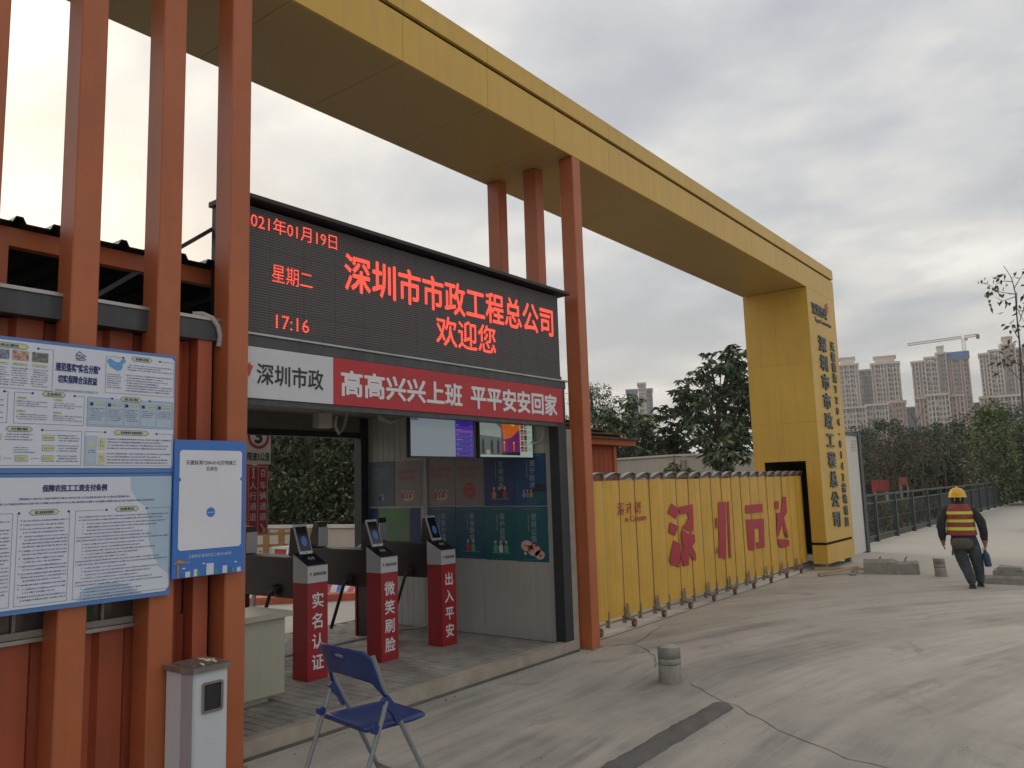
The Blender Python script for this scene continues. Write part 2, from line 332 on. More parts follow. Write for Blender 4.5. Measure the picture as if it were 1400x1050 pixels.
# ------------------------------------------------------------------ mesh builder
class MB:
    def __init__(s): s.v = []; s.f = []; s.mi = []; s.mats = []; s.sm = []
    def _m(s, k):
        if k not in s.mats: s.mats.append(k)
        return s.mats.index(k)
    def add(s, vs, fs, k, smooth=False):
        o = len(s.v); s.v += [tuple(p) for p in vs]; i = s._m(k)
        for f in fs: s.f.append(tuple(a+o for a in f)); s.mi.append(i); s.sm.append(smooth)
    def box(s, x0, x1, y0, y1, z0, z1, k):
        vs = [(x, y, z) for z in (z0, z1) for y in (y0, y1) for x in (x0, x1)]
        s.add(vs, [(0, 2, 3, 1), (4, 5, 7, 6), (0, 1, 5, 4), (2, 6, 7, 3), (0, 4, 6, 2), (1, 3, 7, 5)], k); return s
    def bbox(s, x0, x1, y0, y1, z0, z1, k, b=.004):      # box with bevelled vertical and top edges
        def ring(i, z): return [(x0+i, y0+b+0*i, z), (x0+b, y0+i, z), (x1-b, y0+i, z), (x1-i, y0+b, z), (x1-i, y1-b, z), (x1-b, y1-i, z), (x0+b, y1-i, z), (x0+i, y1-b, z)]
        rs = [ring(0, z0), ring(0, z1-b), ring(b, z1)]
        rs[2] = [(min(max(x, x0+b), x1-b), min(max(y, y0+b), y1-b), z1) for x, y, z in rs[0]]
        vs = sum(rs, []); fs = []
        for r in range(2):
            for i in range(8):
                j = (i+1) % 8; fs.append((r*8+i, r*8+j, r*8+8+j, r*8+8+i))
        fs.append(tuple(range(16, 24))); fs.append(tuple(range(7, -1, -1)))
        s.add(vs, fs, k); return s
    def prism(s, pts, h0, h1, k, axis='z'):
        n = len(pts)
        def P(a, b, h):
            return {'z': (a, b, h), 'y': (a, h, b), 'x': (h, a, b)}[axis]
        vs = [P(a, b, h0) for a, b in pts]+[P(a, b, h1) for a, b in pts]
        fs = [tuple(range(n-1, -1, -1)), tuple(range(n, 2*n))]+[(i, (i+1) % n, n+(i+1) % n, n+i) for i in range(n)]
        s.add(vs, fs, k); return s
    def tube(s, pts, r, k, n=8, cap=True, r1=None):
        pts = [Vector(p) for p in pts]; rings = []; prev = None
        for i, p in enumerate(pts):
            t = (pts[min(i+1, len(pts)-1)]-pts[max(i-1, 0)]).normalized()
            if prev is None:
                a = Vector((0, 0, 1)) if abs(t.z) < .9 else Vector((1, 0, 0)); u = t.cross(a).normalized()
            else: u = (prev - t*prev.dot(t)).normalized()
            prev = u; v = t.cross(u); rr = r if r1 is None else r+(r1-r)*i/(len(pts)-1)
            rings.append([p+(u*math.cos(a)+v*math.sin(a))*rr for a in (2*math.pi*j/n for j in range(n))])
        vs = sum(rings, []); fs = []
        for i in range(len(pts)-1):
            for j in range(n): fs.append((i*n+j, i*n+(j+1) % n, (i+1)*n+(j+1) % n, (i+1)*n+j))
        s.add(vs, fs, k, True)
        if cap: s.add(vs[:n], [tuple(range(n-1, -1, -1))], k); s.add(vs[-n:], [tuple(range(n))], k)
        return s
    def bar(s, a, b, w, h, k):                           # rectangular bar between two points
        a = Vector(a); b = Vector(b); t = (b-a).normalized(); ref = Vector((0, 0, 1)) if abs(t.z) < .95 else Vector((1, 0, 0))
        u = t.cross(ref).normalized(); v = u.cross(t)
        vs = [p+u*sx*w/2+v*sy*h/2 for p in (a, b) for sx, sy in ((-1, -1), (1, -1), (1, 1), (-1, 1))]
        s.add(vs, [(3, 2, 1, 0), (4, 5, 6, 7), (0, 1, 5, 4), (1, 2, 6, 5), (2, 3, 7, 6), (3, 0, 4, 7)], k); return s
    def lathe(s, prof, c, k, n=20):
        vs = []; fs = []
        for r, z in prof: vs += [(c[0]+r*math.cos(2*math.pi*j/n), c[1]+r*math.sin(2*math.pi*j/n), c[2]+z) for j in range(n)]
        for i in range(len(prof)-1):
            for j in range(n): fs.append((i*n+j, i*n+(j+1) % n, (i+1)*n+(j+1) % n, (i+1)*n+j))
        s.add(vs, fs, k, True)
        for i, fl in ((0, True), (len(prof)-1, False)):
            if prof[i][0] > 1e-4:
                q = list(range(n)); s.add(vs[i*n:i*n+n], [tuple(reversed(q)) if fl else tuple(q)], k)
        return s
    def quad(s, a, b, c, d, k): s.add([a, b, c, d], [(0, 1, 2, 3)], k); return s
    def build(s, name, parent=None, world=True):
        me = bpy.data.meshes.new(name); vs = s.v
        if parent is not None and world:
            l = rootloc(parent); vs = [(x-l[0], y-l[1], z-l[2]) for x, y, z in vs]
        me.from_pydata(vs, [], s.f); 
        for k in s.mats: me.materials.append(M_[k])
        me.polygons.foreach_set('material_index', s.mi); me.polygons.foreach_set('use_smooth', s.sm); me.update()
        o = bpy.data.objects.new(name, me); COL.objects.link(o)
        if parent is not None: o.parent = parent
        return o
def rootloc(o):
    while o.parent: o = o.parent
    return tuple(o.location)
def tag(o, label=None, cat=None, group=None, kind=None):
    if label: o['label'] = label
    if cat: o['category'] = cat
    if group: o['group'] = group
    if kind: o['kind'] = kind
    return o
def thing(name, label, cat, loc=(0, 0, 0), rz=0, group=None):
    o = bpy.data.objects.new(name, None); COL.objects.link(o); o.location = loc; o.rotation_euler = (0, 0, rz); o.empty_display_size = .2
    return tag(o, label, cat, group)
def dup(root, loc, rz=0, label=None):
    r = root.copy(); COL.objects.link(r); r.location = loc; r.rotation_euler = (0, 0, rz)
    if label: r['label'] = label
    for ch in list(root.children):
        c = ch.copy(); COL.objects.link(c); c.parent = r
        for g in list(ch.children):
            d = g.copy(); COL.objects.link(d); d.parent = c
    return r
def structure(o): o['kind'] = 'structure'; return o

# ------------------------------------------------------------------ lettering
_tc = {}
def glyphs(txt, bold=0.02, res=2):
    key = (txt, bold, res)
    if key in _tc: return _tc[key]
    c = bpy.data.curves.new('t', 'FONT'); c.body = txt; c.offset = bold; c.resolution_u = res; c.fill_mode = 'FRONT'
    o = bpy.data.objects.new('t', c); COL.objects.link(o); dg = bpy.context.evaluated_depsgraph_get(); dg.update()
    me = bpy.data.meshes.new_from_object(o.evaluated_get(dg)); COL.objects.unlink(o); bpy.data.objects.remove(o); bpy.data.curves.remove(c)
    v = np.array([x.co[:2] for x in me.vertices]) if len(me.vertices) else np.zeros((0, 2)); f = [tuple(p.vertices) for p in me.polygons]
    bpy.data.meshes.remove(me); _tc[key] = (v, f); return v, f
EMREF = glyphs('国', 0)[0]; EMW = np.ptp(EMREF[:, 0])/.86; EMC = (EMREF[:, 0].mean(), (EMREF[:, 1].min()+EMREF[:, 1].max())/2); EMX = (EMREF[:, 0].min()+EMREF[:, 0].max())/2
def frame_xz(Y, t=.004):                                 # on a wall facing -Y
    return lambda u, v, h: (u, Y-h, v)
def frame_yz(X):                                         # on a wall facing -X: u grows to the right, toward the front
    return lambda u, v, h: (X-h, -u, v)
def shifts(b):
    if b <= .001: return [(0, 0)]
    if b <= .012: return [(-b, 0), (b, 0)]
    r = [(0, 0)]+[(b*math.cos(a), b*math.sin(a)) for a in (math.pi/4*i+.4 for i in range(0, 8, 2 if b < .025 else 1))]
    return r
def text_box(mb, txt, u0, u1, v0, v1, fr, k, bold=.02, th=.003, res=2, clip=None):
    v, f = glyphs(txt, 0, res)
    if not len(v): return
    mn = v.min(0); mx = v.max(0); q = (v-mn)/(mx-mn); sx = (u1-u0)/(mx[0]-mn[0]); sy = (v1-v0)/(mx[1]-mn[1])
    uu = u0+q[:, 0]*(u1-u0); vv = v0+q[:, 1]*(v1-v0)
    for i, (a, b) in enumerate(shifts(bold)): _emit(mb, uu+a*sx, vv+b*sy, f, fr, k, th+i*.00012, clip)
def text_em(mb, ch, uc, vc, em, fr, k, bold=.02, th=.003, sx=1, res=2):
    v, f = glyphs(ch, 0, res)
    if not len(v): return
    cx = EMX if ord(ch[0]) > 255 else (v[:, 0].min()+v[:, 0].max())/2
    uu = uc+(v[:, 0]-cx)/EMW*em*sx; vv = vc+(v[:, 1]-EMC[1])/EMW*em
    for i, (a, b) in enumerate(shifts(bold)): _emit(mb, uu+a/EMW*em*sx, vv+b/EMW*em, f, fr, k, th+i*.00012, None)
def _emit(mb, uu, vv, f, fr, k, th, clip):
    if clip:
        bm = bmesh.new(); bv = [bm.verts.new((a, b, 0)) for a, b in zip(uu, vv)]
        for t in f:
            try: bm.faces.new([bv[i] for i in t])
            except ValueError: pass
        keep = []
        for c0, c1 in clip:
            b2 = bm.copy()
            for co, no in (((c0, 0, 0), (-1, 0, 0)), ((c1, 0, 0), (1, 0, 0))):
                bmesh.ops.bisect_plane(b2, geom=b2.verts[:]+b2.edges[:]+b2.faces[:], plane_co=co, plane_no=no, clear_outer=True)
            b2.verts.index_update(); keep.append(([x.co.copy() for x in b2.verts], [tuple(x.index for x in p.verts) for p in b2.faces])); b2.free()
        bm.free()
        for vs, fs in keep: mb.add([fr(p.x, p.y, th) for p in vs], fs, k)
        return
    n = len(uu); top = [fr(a, b, th) for a, b in zip(uu, vv)]
    if th <= .0035: mb.add(top, f, k); return
    bot = [fr(a, b, 0) for a, b in zip(uu, vv)]; cnt = {}
    for t in f:
        for i in range(len(t)):
            e = (t[i], t[(i+1) % len(t)]); cnt[e] = 1
    side = [(a, b, b+n, a+n) for a, b in cnt if (b, a) not in cnt]
    mb.add(top+bot, list(f)+side, k)
def vtext(mb, txt, uc, v_top, v_bot, em, fr, k, **kw):
    n = len(txt); st = (v_top-v_bot)/n
    for i, ch in enumerate(txt): text_em(mb, ch, uc, v_top-st*(i+.5), em, fr, k, **kw)
def rect(mb, u0, u1, v0, v1, fr, k, h=.003): mb.add([fr(u0, v0, h), fr(u1, v0, h), fr(u1, v1, h), fr(u0, v1, h)], [(0, 1, 2, 3)], k)
def poly(mb, pts, fr, k, h=.003): mb.add([fr(a, b, h) for a, b in pts], [tuple(range(len(pts)))], k)
def disc(mb, u, v, r, fr, k, h=.003, n=20, ry=None): poly(mb, [(u+r*math.cos(2*math.pi*i/n), v+(ry or r)*math.sin(2*math.pi*i/n)) for i in range(n)], fr, k, h)
def ring(mb, u, v, r0, r1, fr, k, h=.003, n=28):
    vs = []; fs = []
    for i in range(n):
        a = 2*math.pi*i/n; vs += [fr(u+r0*math.cos(a), v+r0*math.sin(a), h), fr(u+r1*math.cos(a), v+r1*math.sin(a), h)]
        j = (i+1) % n; fs.append((2*i, 2*i+1, 2*j+1, 2*j))
    mb.add(vs, fs, k)
def frame_line(mb, u0, u1, v0, v1, t, fr, k, h=.003, gap=None):
    rect(mb, u0, u1, v0, v0+t, fr, k, h); rect(mb, u0, u0+t, v0, v1, fr, k, h); rect(mb, u1-t, u1, v0, v1, fr, k, h)
    if gap: rect(mb, u0, gap[0], v1-t, v1, fr, k, h); rect(mb, gap[1], u1, v1-t, v1, fr, k, h)
    else: rect(mb, u0, u1, v1-t, v1, fr, k, h)
def lines(mb, u0, u1, v0, v1, n, fr, k, ch=.011, fill=.55, ragged=.3, h=.003, rnd=random):   # rows of print too small to read
    st = (v1-v0)/n
    for i in range(n):
        y = v1-st*(i+.5); x = u0+(ch if rnd.random() < .3 else 0); end = u1-(u1-u0)*ragged*rnd.random()*(rnd.random() < .5)
        while x < end:
            w_ = ch*rnd.uniform(.35, .8); hh = st*fill*rnd.uniform(.6, 1)/2
            rect(mb, x, min(x+w_, end), y-hh, y+hh*rnd.uniform(.4, 1), fr, k, h); x += ch*rnd.uniform(.8, 1.1)

# ------------------------------------------------------------------ ground
def grid_sheet(name, x0, x1, y0, y1, z, k, nx=2, ny=2):
    mb = MB(); vs = []; fs = []
    for j in range(ny+1):
        for i in range(nx+1): vs.append((x0+(x1-x0)*i/nx, y0+(y1-y0)*j/ny, z))
    for j in range(ny):
        for i in range(nx): a = j*(nx+1)+i; fs.append((a, a+1, a+nx+2, a+nx+1))
    mb.add(vs, fs, k); return structure(mb.build(name))
grid_sheet('ground', -900, 1100, -900, 1100, -.02, 'earth', 8, 8)
grid_sheet('driveway', -12, 120, -14, 5.95, 0, 'ground_concrete', 20, 4)
grid_sheet('yard', -6, 18.2, 5.954, 22, 0, 'yard_concrete', 4, 4)
# long trowelled ridge
def ridge():
    mb = MB(); a = Vector((3.6, 2.86, 0)); b = Vector((6.52, 2.87, 0)); d = (b-a).normalized(); n = Vector((-d.y, d.x, 0))
    N_ = 40; prof = [(-.105, -.01), (-.09, .018), (-.05, .034), (0, .040), (.05, .032), (.085, .016), (.10, -.01)]
    vs = []; fs = []
    for i in range(N_+1):
        t = i/N_; p = a+(b-a)*t; e = 1 if t < .97 else math.sqrt(max(0.02, 1-((t-.97)/.03)**2))
        for j, (u, z) in enumerate(prof):
            q = p+n*(u*e+.006*rng.normal()*(j in (0, 1, 5, 6))); vs.append((q.x, q.y, max(z*e, -.01)+.001*rng.normal()*(j not in (0, 6))))
    for i in range(N_):
        for j in range(6): A = i*7+j; fs.append((A, A+7, A+8, A+1))
    fs.append(tuple(range(N_*7, N_*7+7)))
    mb.add(vs, fs, 'concrete_dark', True); tag(mb.build('concrete_ridge'), 'long low dark cement ridge laid across the driveway in front of the grey stub', 'kerb')
ridge()
def crack(pts, w, seed):
    r = random.Random(seed); P = []
    for a, b in zip(pts[:-1], pts[1:]):
        for i in range(7): t = i/7; P.append((a[0]+(b[0]-a[0])*t+r.gauss(0, .018), a[1]+(b[1]-a[1])*t+r.gauss(0, .018)))
    P.append(pts[-1]); vs = []; fs = []
    for i, p in enumerate(P):
        q = P[min(i+1, len(P)-1)]; o = P[max(i-1, 0)]; dx, dy = q[0]-o[0], q[1]-o[1]; l = math.hypot(dx, dy) or 1; ww = w*r.uniform(.3, 1)*(0.3 if i in (0, len(P)-1) else 1)
        vs += [(p[0]-dy/l*ww, p[1]+dx/l*ww, .004), (p[0]+dy/l*ww, p[1]-dx/l*ww, .004)]
    for i in range(len(P)-1): fs.append((2*i, 2*i+1, 2*i+3, 2*i+2))
    return vs, fs
cm = MB()
for pts, w_, s_ in (([(8.05, 5.1), (8.4, 4.75), (7.85, 4.2), (7.4, 4.0)], .006, 1), ([(7.0, 3.45), (6.55, 2.85), (5.9, 2.0), (5.4, .9)], .0045, 2), ([(8.4, 4.75), (9.6, 5.05), (11, 4.3)], .005, 3),
                    ):
    cm.add(*crack(pts, w_, s_), 'crack')
structure(cm.build('ground'))
# grit and pebbles strewn over the driveway
gm = MB(); rr_ = random.Random(9)
for i in range(1500):
    gx = 2+rr_.random()**1.3*18; gy = -2+7*rr_.random()
    if rr_.random() < .35: gy = 5.05-abs(rr_.gauss(0, .12)); gx = 3.3+rr_.random()*5
    a = rr_.uniform(.002, .008)*(2.2 if rr_.random() < .04 else 1); hh = a*rr_.uniform(.5, .9); q = rr_.uniform(0, 6.28)
    vs = [(gx+a*math.cos(q+k*2.09)*rr_.uniform(.7, 1.3), gy+a*math.sin(q+k*2.09)*rr_.uniform(.7, 1.3), .0) for k in range(3)]+[(gx, gy, hh)]
    gm.add(vs, [(0, 1, 3), (1, 2, 3), (2, 0, 3)], rr_.choice(['concrete', 'concrete_top', 'rock', 'wood']))
o = gm.build('gravel'); tag(o, 'scattered grit and pebbles on the concrete driveway', 'gravel', kind='stuff')
# gate track strip: saw cut line in the floor
jm = MB(); jm.quad((8.05, 5.24, .004), (16.7, 5.33, .004), (16.7, 5.315, .004), (8.05, 5.225, .004), 'crack'); structure(jm.build('driveway'))

# ------------------------------------------------------------------ gate arch
YB0, YB1, ZS, ZF, ZG, ZT = 5.0, 6.38, 5.84, 6.30, 6.345, 6.545
XP0, XP1 = 16.74, 18.72
arch = thing('entrance_arch', 'huge yellow metal entrance arch with tall pillar and orange posts over the driveway', 'gateway', (16.8, 5.7, 0))
core = MB(); core.box(-.6, XP1-.03, YB0+.03, YB1-.03, ZS+.02, ZT-.03, 'dark_inside'); core.build('beam_core', arch)
seams = [-.6, .0]+[-.014+1.25*k for k in range(1, 14)]+[XP1]
g = .0024
panel_f = []
for a, b in zip(seams[:-1], seams[1:]):
    if b-a < .2: continue
    MB().box(a+g, b-g, YB0, YB0+.028, ZS, ZF, 'yellow_cladding').build('fascia_panel', arch)
    MB().box(a+g, b-g, YB0-.012, YB0+.028, ZG, ZT, 'yellow_cladding').build('coping_panel', arch)
    if a < XP0-.1:
        bb = min(b, XP0); MB().box(a+g, bb-g, YB0+.030, YB1, ZS, ZS+.018, 'shaded_cladding').build('soffit_panel', arch)
        MB().box(a+g, bb-g, YB1-.028, YB1, ZS+.02, ZT, 'yellow_cladding').build('rear_panel', arch)
top = MB(); top.box(-.6, XP1, YB0-.012, YB1, ZT+.001, ZT+.02, 'yellow_cladding'); top.build('beam_top', arch)
# end cap
MB().box(XP1, XP1+.02, YB0, YB1, ZS, ZF, 'yellow_cladding').build('end_panel', arch)
MB().box(XP1, XP1+.02, YB0-.012, YB1, ZG, ZT, 'yellow_cladding').build('end_panel', arch)
# pillar cladding, front (-Y)
zrows = [.12, .49, 1.75, 3.0, 4.25, 5.50, ZS]
zr2 = [.545, 1.75, 3.0, 4.25, 5.5, ZS-.002]
MB().box(XP0, XP1, YB0, YB0+.028, .12, .49, 'yellow_cladding').build('pillar_panel', arch)
for a, b in zip(zr2[:-1], zr2[1:]):
    MB().box(XP0, XP1, YB0, YB0+.028, a+.0012, b-.0012, 'yellow_cladding').build('pillar_panel', arch)
# left side (-X) with the slot the sliding gate parks in
OY0, OY1, OZ = 5.29, 6.16, 2.2
MB().box(XP0, XP0+.028, YB0+.030, OY0, .12, .49, 'yellow_cladding').build('pillar_panel', arch)
MB().box(XP0, XP0+.028, YB0+.030, OY0, .545, OZ, 'yellow_cladding').build('pillar_panel', arch)
MB().box(XP0, XP0+.028, OY1, YB1, .12, OZ, 'yellow_cladding').build('pillar_panel', arch)
for a, b in zip([OZ, 3.0, 4.25, 5.5], [3.0, 4.25, 5.5, ZS-.002]):
    for y0, y1 in ((YB0+.030, 5.72), (5.72, YB1)):
        MB().box(XP0, XP0+.028, y0+(.0 if y0 < 5.1 else .0015), y1-.0015, a+.0012, b-.0012, 'yellow_cladding').build('pillar_panel', arch)
MB().box(XP1-.028, XP1, YB0+.030, YB1, .12, ZS-.002, 'yellow_cladding').build('pillar_panel', arch)
MB().box(XP0+.03, XP1-.03, YB1-.028, YB1, .12, ZS-.002, 'yellow_cladding').build('pillar_panel', arch)
c = MB(); c.box(XP0+.032, XP1-.032, YB0+.032, OY0-.01, .15, ZS-.01, 'dark_inside'); c.box(XP0+.032, XP1-.032, OY1+.01, YB1-.032, .15, ZS-.01, 'dark_inside')
c.box(XP0+.032, XP1-.032, OY0-.008, OY1+.008, OZ+.02, ZS-.01, 'dark_inside'); c.box(XP1-.1, XP1-.034, OY0-.008, OY1+.008, .15, OZ, 'dark_inside'); c.build('pillar_core', arch)
for x, y in ((XP0+.12, YB0+.12), (XP1-.12, YB0+.12), (XP0+.12, YB1-.12), (XP1-.12, YB1-.12)):
    MB().box(x-.06, x+.06, y-.06, y+.06, -.005, .118, 'gate_frame').build('foot', arch)
# pillar lettering
t = MB(); [(lambda m_: (text_em(m_, ch_, 17.52, 4.90-.414*(i_+.5), .34, frame_xz(YB0), 'pillar_text', bold=.03, th=.03, sx=1.5), m_.build('character', arch)))(MB()) for i_, ch_ in enumerate('深圳市市政工程总公司')]
t = MB(); [(lambda m_: (text_em(m_, ch_, 18.24, 4.86-.241*(i_+.5), .21, frame_xz(YB0), 'pillar_text', bold=.03, th=.025, sx=1.35), m_.build('character', arch)))(MB()) for i_, ch_ in enumerate('天健前海T204-0142宗地项目')]
t = MB(); text_box(t, '深圳市政', 17.0, 18.02, 5.30, 5.55, frame_xz(YB0), 'pillar_text', .02, .02)
text_box(t, 'Tagen Construction', 17.15, 18.3, 5.13, 5.25, frame_xz(YB0), 'pillar_text', .005, .012)
for a in (-.5, .1, .75): poly(t, [(18.12, 5.42), (18.12+.24*math.sin(a-.25), 5.42+.26*math.cos(a-.25)), (18.12+.16*math.sin(a+.1), 5.42+.3*math.cos(a+.1))], frame_xz(YB0), 'logo_red', .012)
t.build('logo', arch)
# posts
def post(x, y, z0, z1, w_=.165, d=.2, label=None):
    b = MB(); b.bbox(x, x+w_, y, y+d, z0, z1, 'orange_paint', .008); o = b.build('post', arch)
    bp = MB(); bp.box(x-.02, x+w_+.02, y-.015, y+d+.02, -.002, .012, 'gate_frame'); bp.build('base_plate', o)
    if label: o['label'] = label
    return o
for x in (1.555, 2.124, 2.670, 3.203): post(x-.0, YB0-.0, .0, ZS-.002, .165, .2)
for y in (YB0+.035, 5.56, 6.15): post(7.85, y-.035 if y < 5.1 else y, 0, ZS-.002, .17, .2)

# ------------------------------------------------------------------ containers
YC = 5.12
def corrugated(mb, x0, x1, y, z0, z1, k, pitch=.28, depth=.045, flat=.15, sl=.03):
    xs = []; x = x0
    while x < x1:
        for dx, dd in ((0, 0), (flat, 0), (flat+sl, depth), (pitch-sl, depth), (pitch, 0)):
            if x+dx <= x1 and (not xs or x+dx > xs[-1][0]+1e-6): xs.append((x+dx, dd))
        x += pitch
    vs = []; fs = []
    for a, d in xs: vs += [(a, y+d, z0), (a, y+d, z1)]
    for i in range(len(xs)-1): fs.append((2*i, 2*i+2, 2*i+3, 2*i+1))
    mb.add(vs, fs, k)
gh = thing('guard_cabin', 'red-orange corrugated steel cabin with sliding windows behind the orange posts', 'cabin', (1.5, 6.3, 0))
YW = 5.24
def cab_panel(x0, x1, z0, z1):
    b = MB(); corrugated(b, x0, x1, YW, z0, z1, 'container_orange'); return b.build('wall_panel', gh)
cab_panel(-.6, 3.05, .1, 1.06); cab_panel(-.6, 3.05, 2.02, 2.96); cab_panel(2.80, 3.05, 1.06, 2.02)
b = MB(); b.box(3.05, 3.16, YC+.02, YC+.14, 0, 2.96, 'container_orange'); b.build('corner_post', gh)
b = MB(); b.box(-.6, 3.05, YC+.04, YC+.16, 0, .1, 'container_orange'); b.build('bottom_rail', gh)
for k in range(3):                                          # windows with sliding sashes
    x0 = -.55+1.1*k+.05; x1 = x0+1.02
    fr_ = MB()
    for a in ((x0, x1, 1.06, 1.10), (x0, x1, 1.98, 2.02)): fr_.box(a[0], a[1], YW-.03, YW+.06, a[2], a[3], 'window_pale')
    for xx in (x0, (x0+x1)/2-.015, x1-.03): fr_.box(xx, xx+.03, YW-.025, YW+.05, 1.10, 1.98, 'window_pale')
    for xx in (x0+.27, x0+.78): fr_.box(xx, xx+.018, YW-.01, YW+.04, 1.10, 1.98, 'window_pale')
    fo = fr_.build('window', gh)
    MB().box(x0+.03, (x0+x1)/2-.015, YW+.012, YW+.018, 1.10, 1.98, 'glass_window').build('pane', fo)
    MB().box((x0+x1)/2+.015, x1-.03, YW+.012, YW+.018, 1.10, 1.98, 'glass_window').build('pane', fo)
    s_ = MB(); s_.box(x0-.02, x1+.02, YW-.055, YW+.0, 1.035, 1.058, 'silver'); s_.build('sill', fo)
    if k == 2: MB().box(x0+.62, x0+.74, YW+.004, YW+.010, 1.12, 1.5, 'curtain_green').build('curtain', fo)
b = MB(); b.box(-.6, 3.2, 5.35, 8.2, .02, 2.94, 'container_orange'); b.build('cabin_body', gh)
b = MB(); b.box(-.6, 3.22, YC, YC+.12, 2.96, 3.10, 'rail_grey'); b.build('top_rail', gh)
b = MB(); b.box(-.6, 3.24, YC-.012, YC+.3, 3.102, 3.125, 'silver'); b.build('flashing', gh)
b = MB(); b.box(-.6, 3.2, 5.42, 8.2, 3.0, 3.1, 'rail_grey'); b.build('roof', gh)
# roof canopy on the cabin
rc = thing('roof_canopy', 'low orange steel canopy with dark open bays standing on the cabin roof', 'canopy', (1.5, 6.5, 3.126))
YR = 5.45
MB().box(-.6, 3.9, YR, YR+.08, 3.46, 3.58, 'orange_paint').build('beam', rc)
MB().box(-.6, 3.9, YR, YR+.08, 3.126, 3.17, 'orange_paint').build('bottom_rail', rc)
for x in (.3, 1.12, 1.86, 3.0, 3.84): MB().box(x, x+.07, YR+.002, YR+.078, 3.17, 3.46, 'orange_paint').build('upright', rc)
sh = MB(); xs = []
x = -.6
while x < 3.95:
    xs += [(x, 3.60), (x+.10, 3.60), (x+.12, 3.64), (x+.16, 3.64), (x+.18, 3.60)]; x += .22
vs = []; fs = []
for a, z in xs: vs += [(a, YR-.07, z), (a, 9.2, z+.02)]
for i in range(len(xs)-1): fs.append((2*i, 2*i+2, 2*i+3, 2*i+1))
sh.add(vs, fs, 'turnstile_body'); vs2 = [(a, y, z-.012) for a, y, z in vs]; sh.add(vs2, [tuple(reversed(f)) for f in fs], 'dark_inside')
sh.build('roof_sheet', rc)
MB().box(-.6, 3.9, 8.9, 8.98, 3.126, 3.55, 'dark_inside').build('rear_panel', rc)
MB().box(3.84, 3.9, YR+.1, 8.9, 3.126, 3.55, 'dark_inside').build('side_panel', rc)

ac = thing('access_portal', 'black framed walk-through container portal with open front under the display', 'portal', (5.5, 6.8, 0))
MB().box(7.50, 7.66, YC, YC+.13, .12, 2.96, 'black_frame').build('frame_post', ac)
MB().box(3.22, 3.38, YC, YC+.13, .02, 2.96, 'black_frame').build('frame_post', ac)
MB().box(7.42, 7.56, 8.36, 8.5, .12, 2.9, 'black_frame').build('frame_post', ac)
MB().box(3.22, 3.38, 8.36, 8.5, .12, 2.9, 'black_frame').build('frame_post', ac)
MB().box(3.38, 7.50, YC+.004, YC+.12, 2.52, 2.565, 'rail_grey').build('lintel', ac)
MB().box(3.38, 7.50, YC+.05, YC+.12, 2.567, 2.955, 'rail_grey').build('lintel', ac)
MB().box(3.225, 7.68, YC-.004, YC+.124, 2.962, 3.045, 'rail_grey').build('top_rail', ac)
MB().box(3.245, 7.72, YC-.018, YC+.2, 3.047, 3.064, 'silver').build('flashing', ac)
MB().box(3.38, 7.42, 8.38, 8.46, 2.66, 2.86, 'brown_ceiling').build('rear_lintel', ac)
MB().box(3.38, 7.42, 8.37, 8.47, 2.58, 2.658, 'black_frame').build('rear_lintel', ac)
cl = MB(); 
for k in range(11): cl.box(3.36+.38*k, 3.36+.38*k+.372, YC+.13, 8.5, 2.862, 2.89, 'brown_ceiling')
cl.build('ceiling', ac)
MB().box(3.2, 7.7, YC+.2, 8.5, 2.90, 3.0, 'rail_grey').build('roof', ac)
# ribbed sandwich wall panels on the right
y = YC+.13; k = 0
while y < 8.35:
    y1 = min(y+.54, 8.36); pm = MB(); pts = [(7.66, y+.002)]
    pts.append((7.55, y+.002)); yy = y+.002
    while yy+.108 < y1-.002+.001:
        pts += [(7.55, yy+.094), (7.5545, yy+.098), (7.5545, yy+.104), (7.55, yy+.107)]; yy += .108
    pts += [(7.55, y1-.002), (7.66, y1-.002)]
    pm.prism(pts, .10, 2.86, 'panel_wall'); pm.build('wall_panel', ac); y = y1
for k in range(6): MB().box(3.22, 3.34, YC+.132+.54*k, YC+.132+.54*k+.536, .10, 2.86, 'panel_wall').build('wall_panel', ac)
MB().box(7.662, 7.80, YC+.02, YC+.14, .0, 2.5, 'kerb').build('edge_strip', ac)
# floor of the portal
base = MB(); base.box(3.2, 7.76, YC-.005, YC+.10, -.02, .132, 'kerb'); structure(base.build('kerb'))
st = MB(); st.box(3.2, 7.74, YC-.022, YC-.008, .0, .022, 'crack'); structure(st.build('kerb'))
bed = MB(); bed.box(3.36, 7.66, YC+.101, 8.62, -.02, .112, 'joint_sand'); floor = structure(bed.build('pavement'))
pv = None; cnt = 0; rest = MB(); BL, BW = .2, .1; meshes = []
for q in range(3):
    bm_ = MB(); bm_.bbox(-BL/2+.003, BL/2-.003, -BW/2+.003, BW/2-.003, -.01, .012+.001*q, 'paver', .004); o = bm_.build('brick'); meshes.append(o.data); bpy.data.objects.remove(o)
bricks = []
nx = int((7.545-3.365)/BW)
for i in range(nx):
    x = 3.415+BW*i
    yy = YC+.105+(BL/2 if i % 2 else 0)
    if i % 2: bricks.append((x, YC+.105+BL/4, .5))
    while yy+BL < 8.61: bricks.append((x, yy+BL/2, 1)); yy += BL
vis = [q for q in bricks if q[2] == 1 and q[0] > 3.9]; vis.sort(key=lambda q: q[0]**2+q[1]**2); near = set(vis[:290])
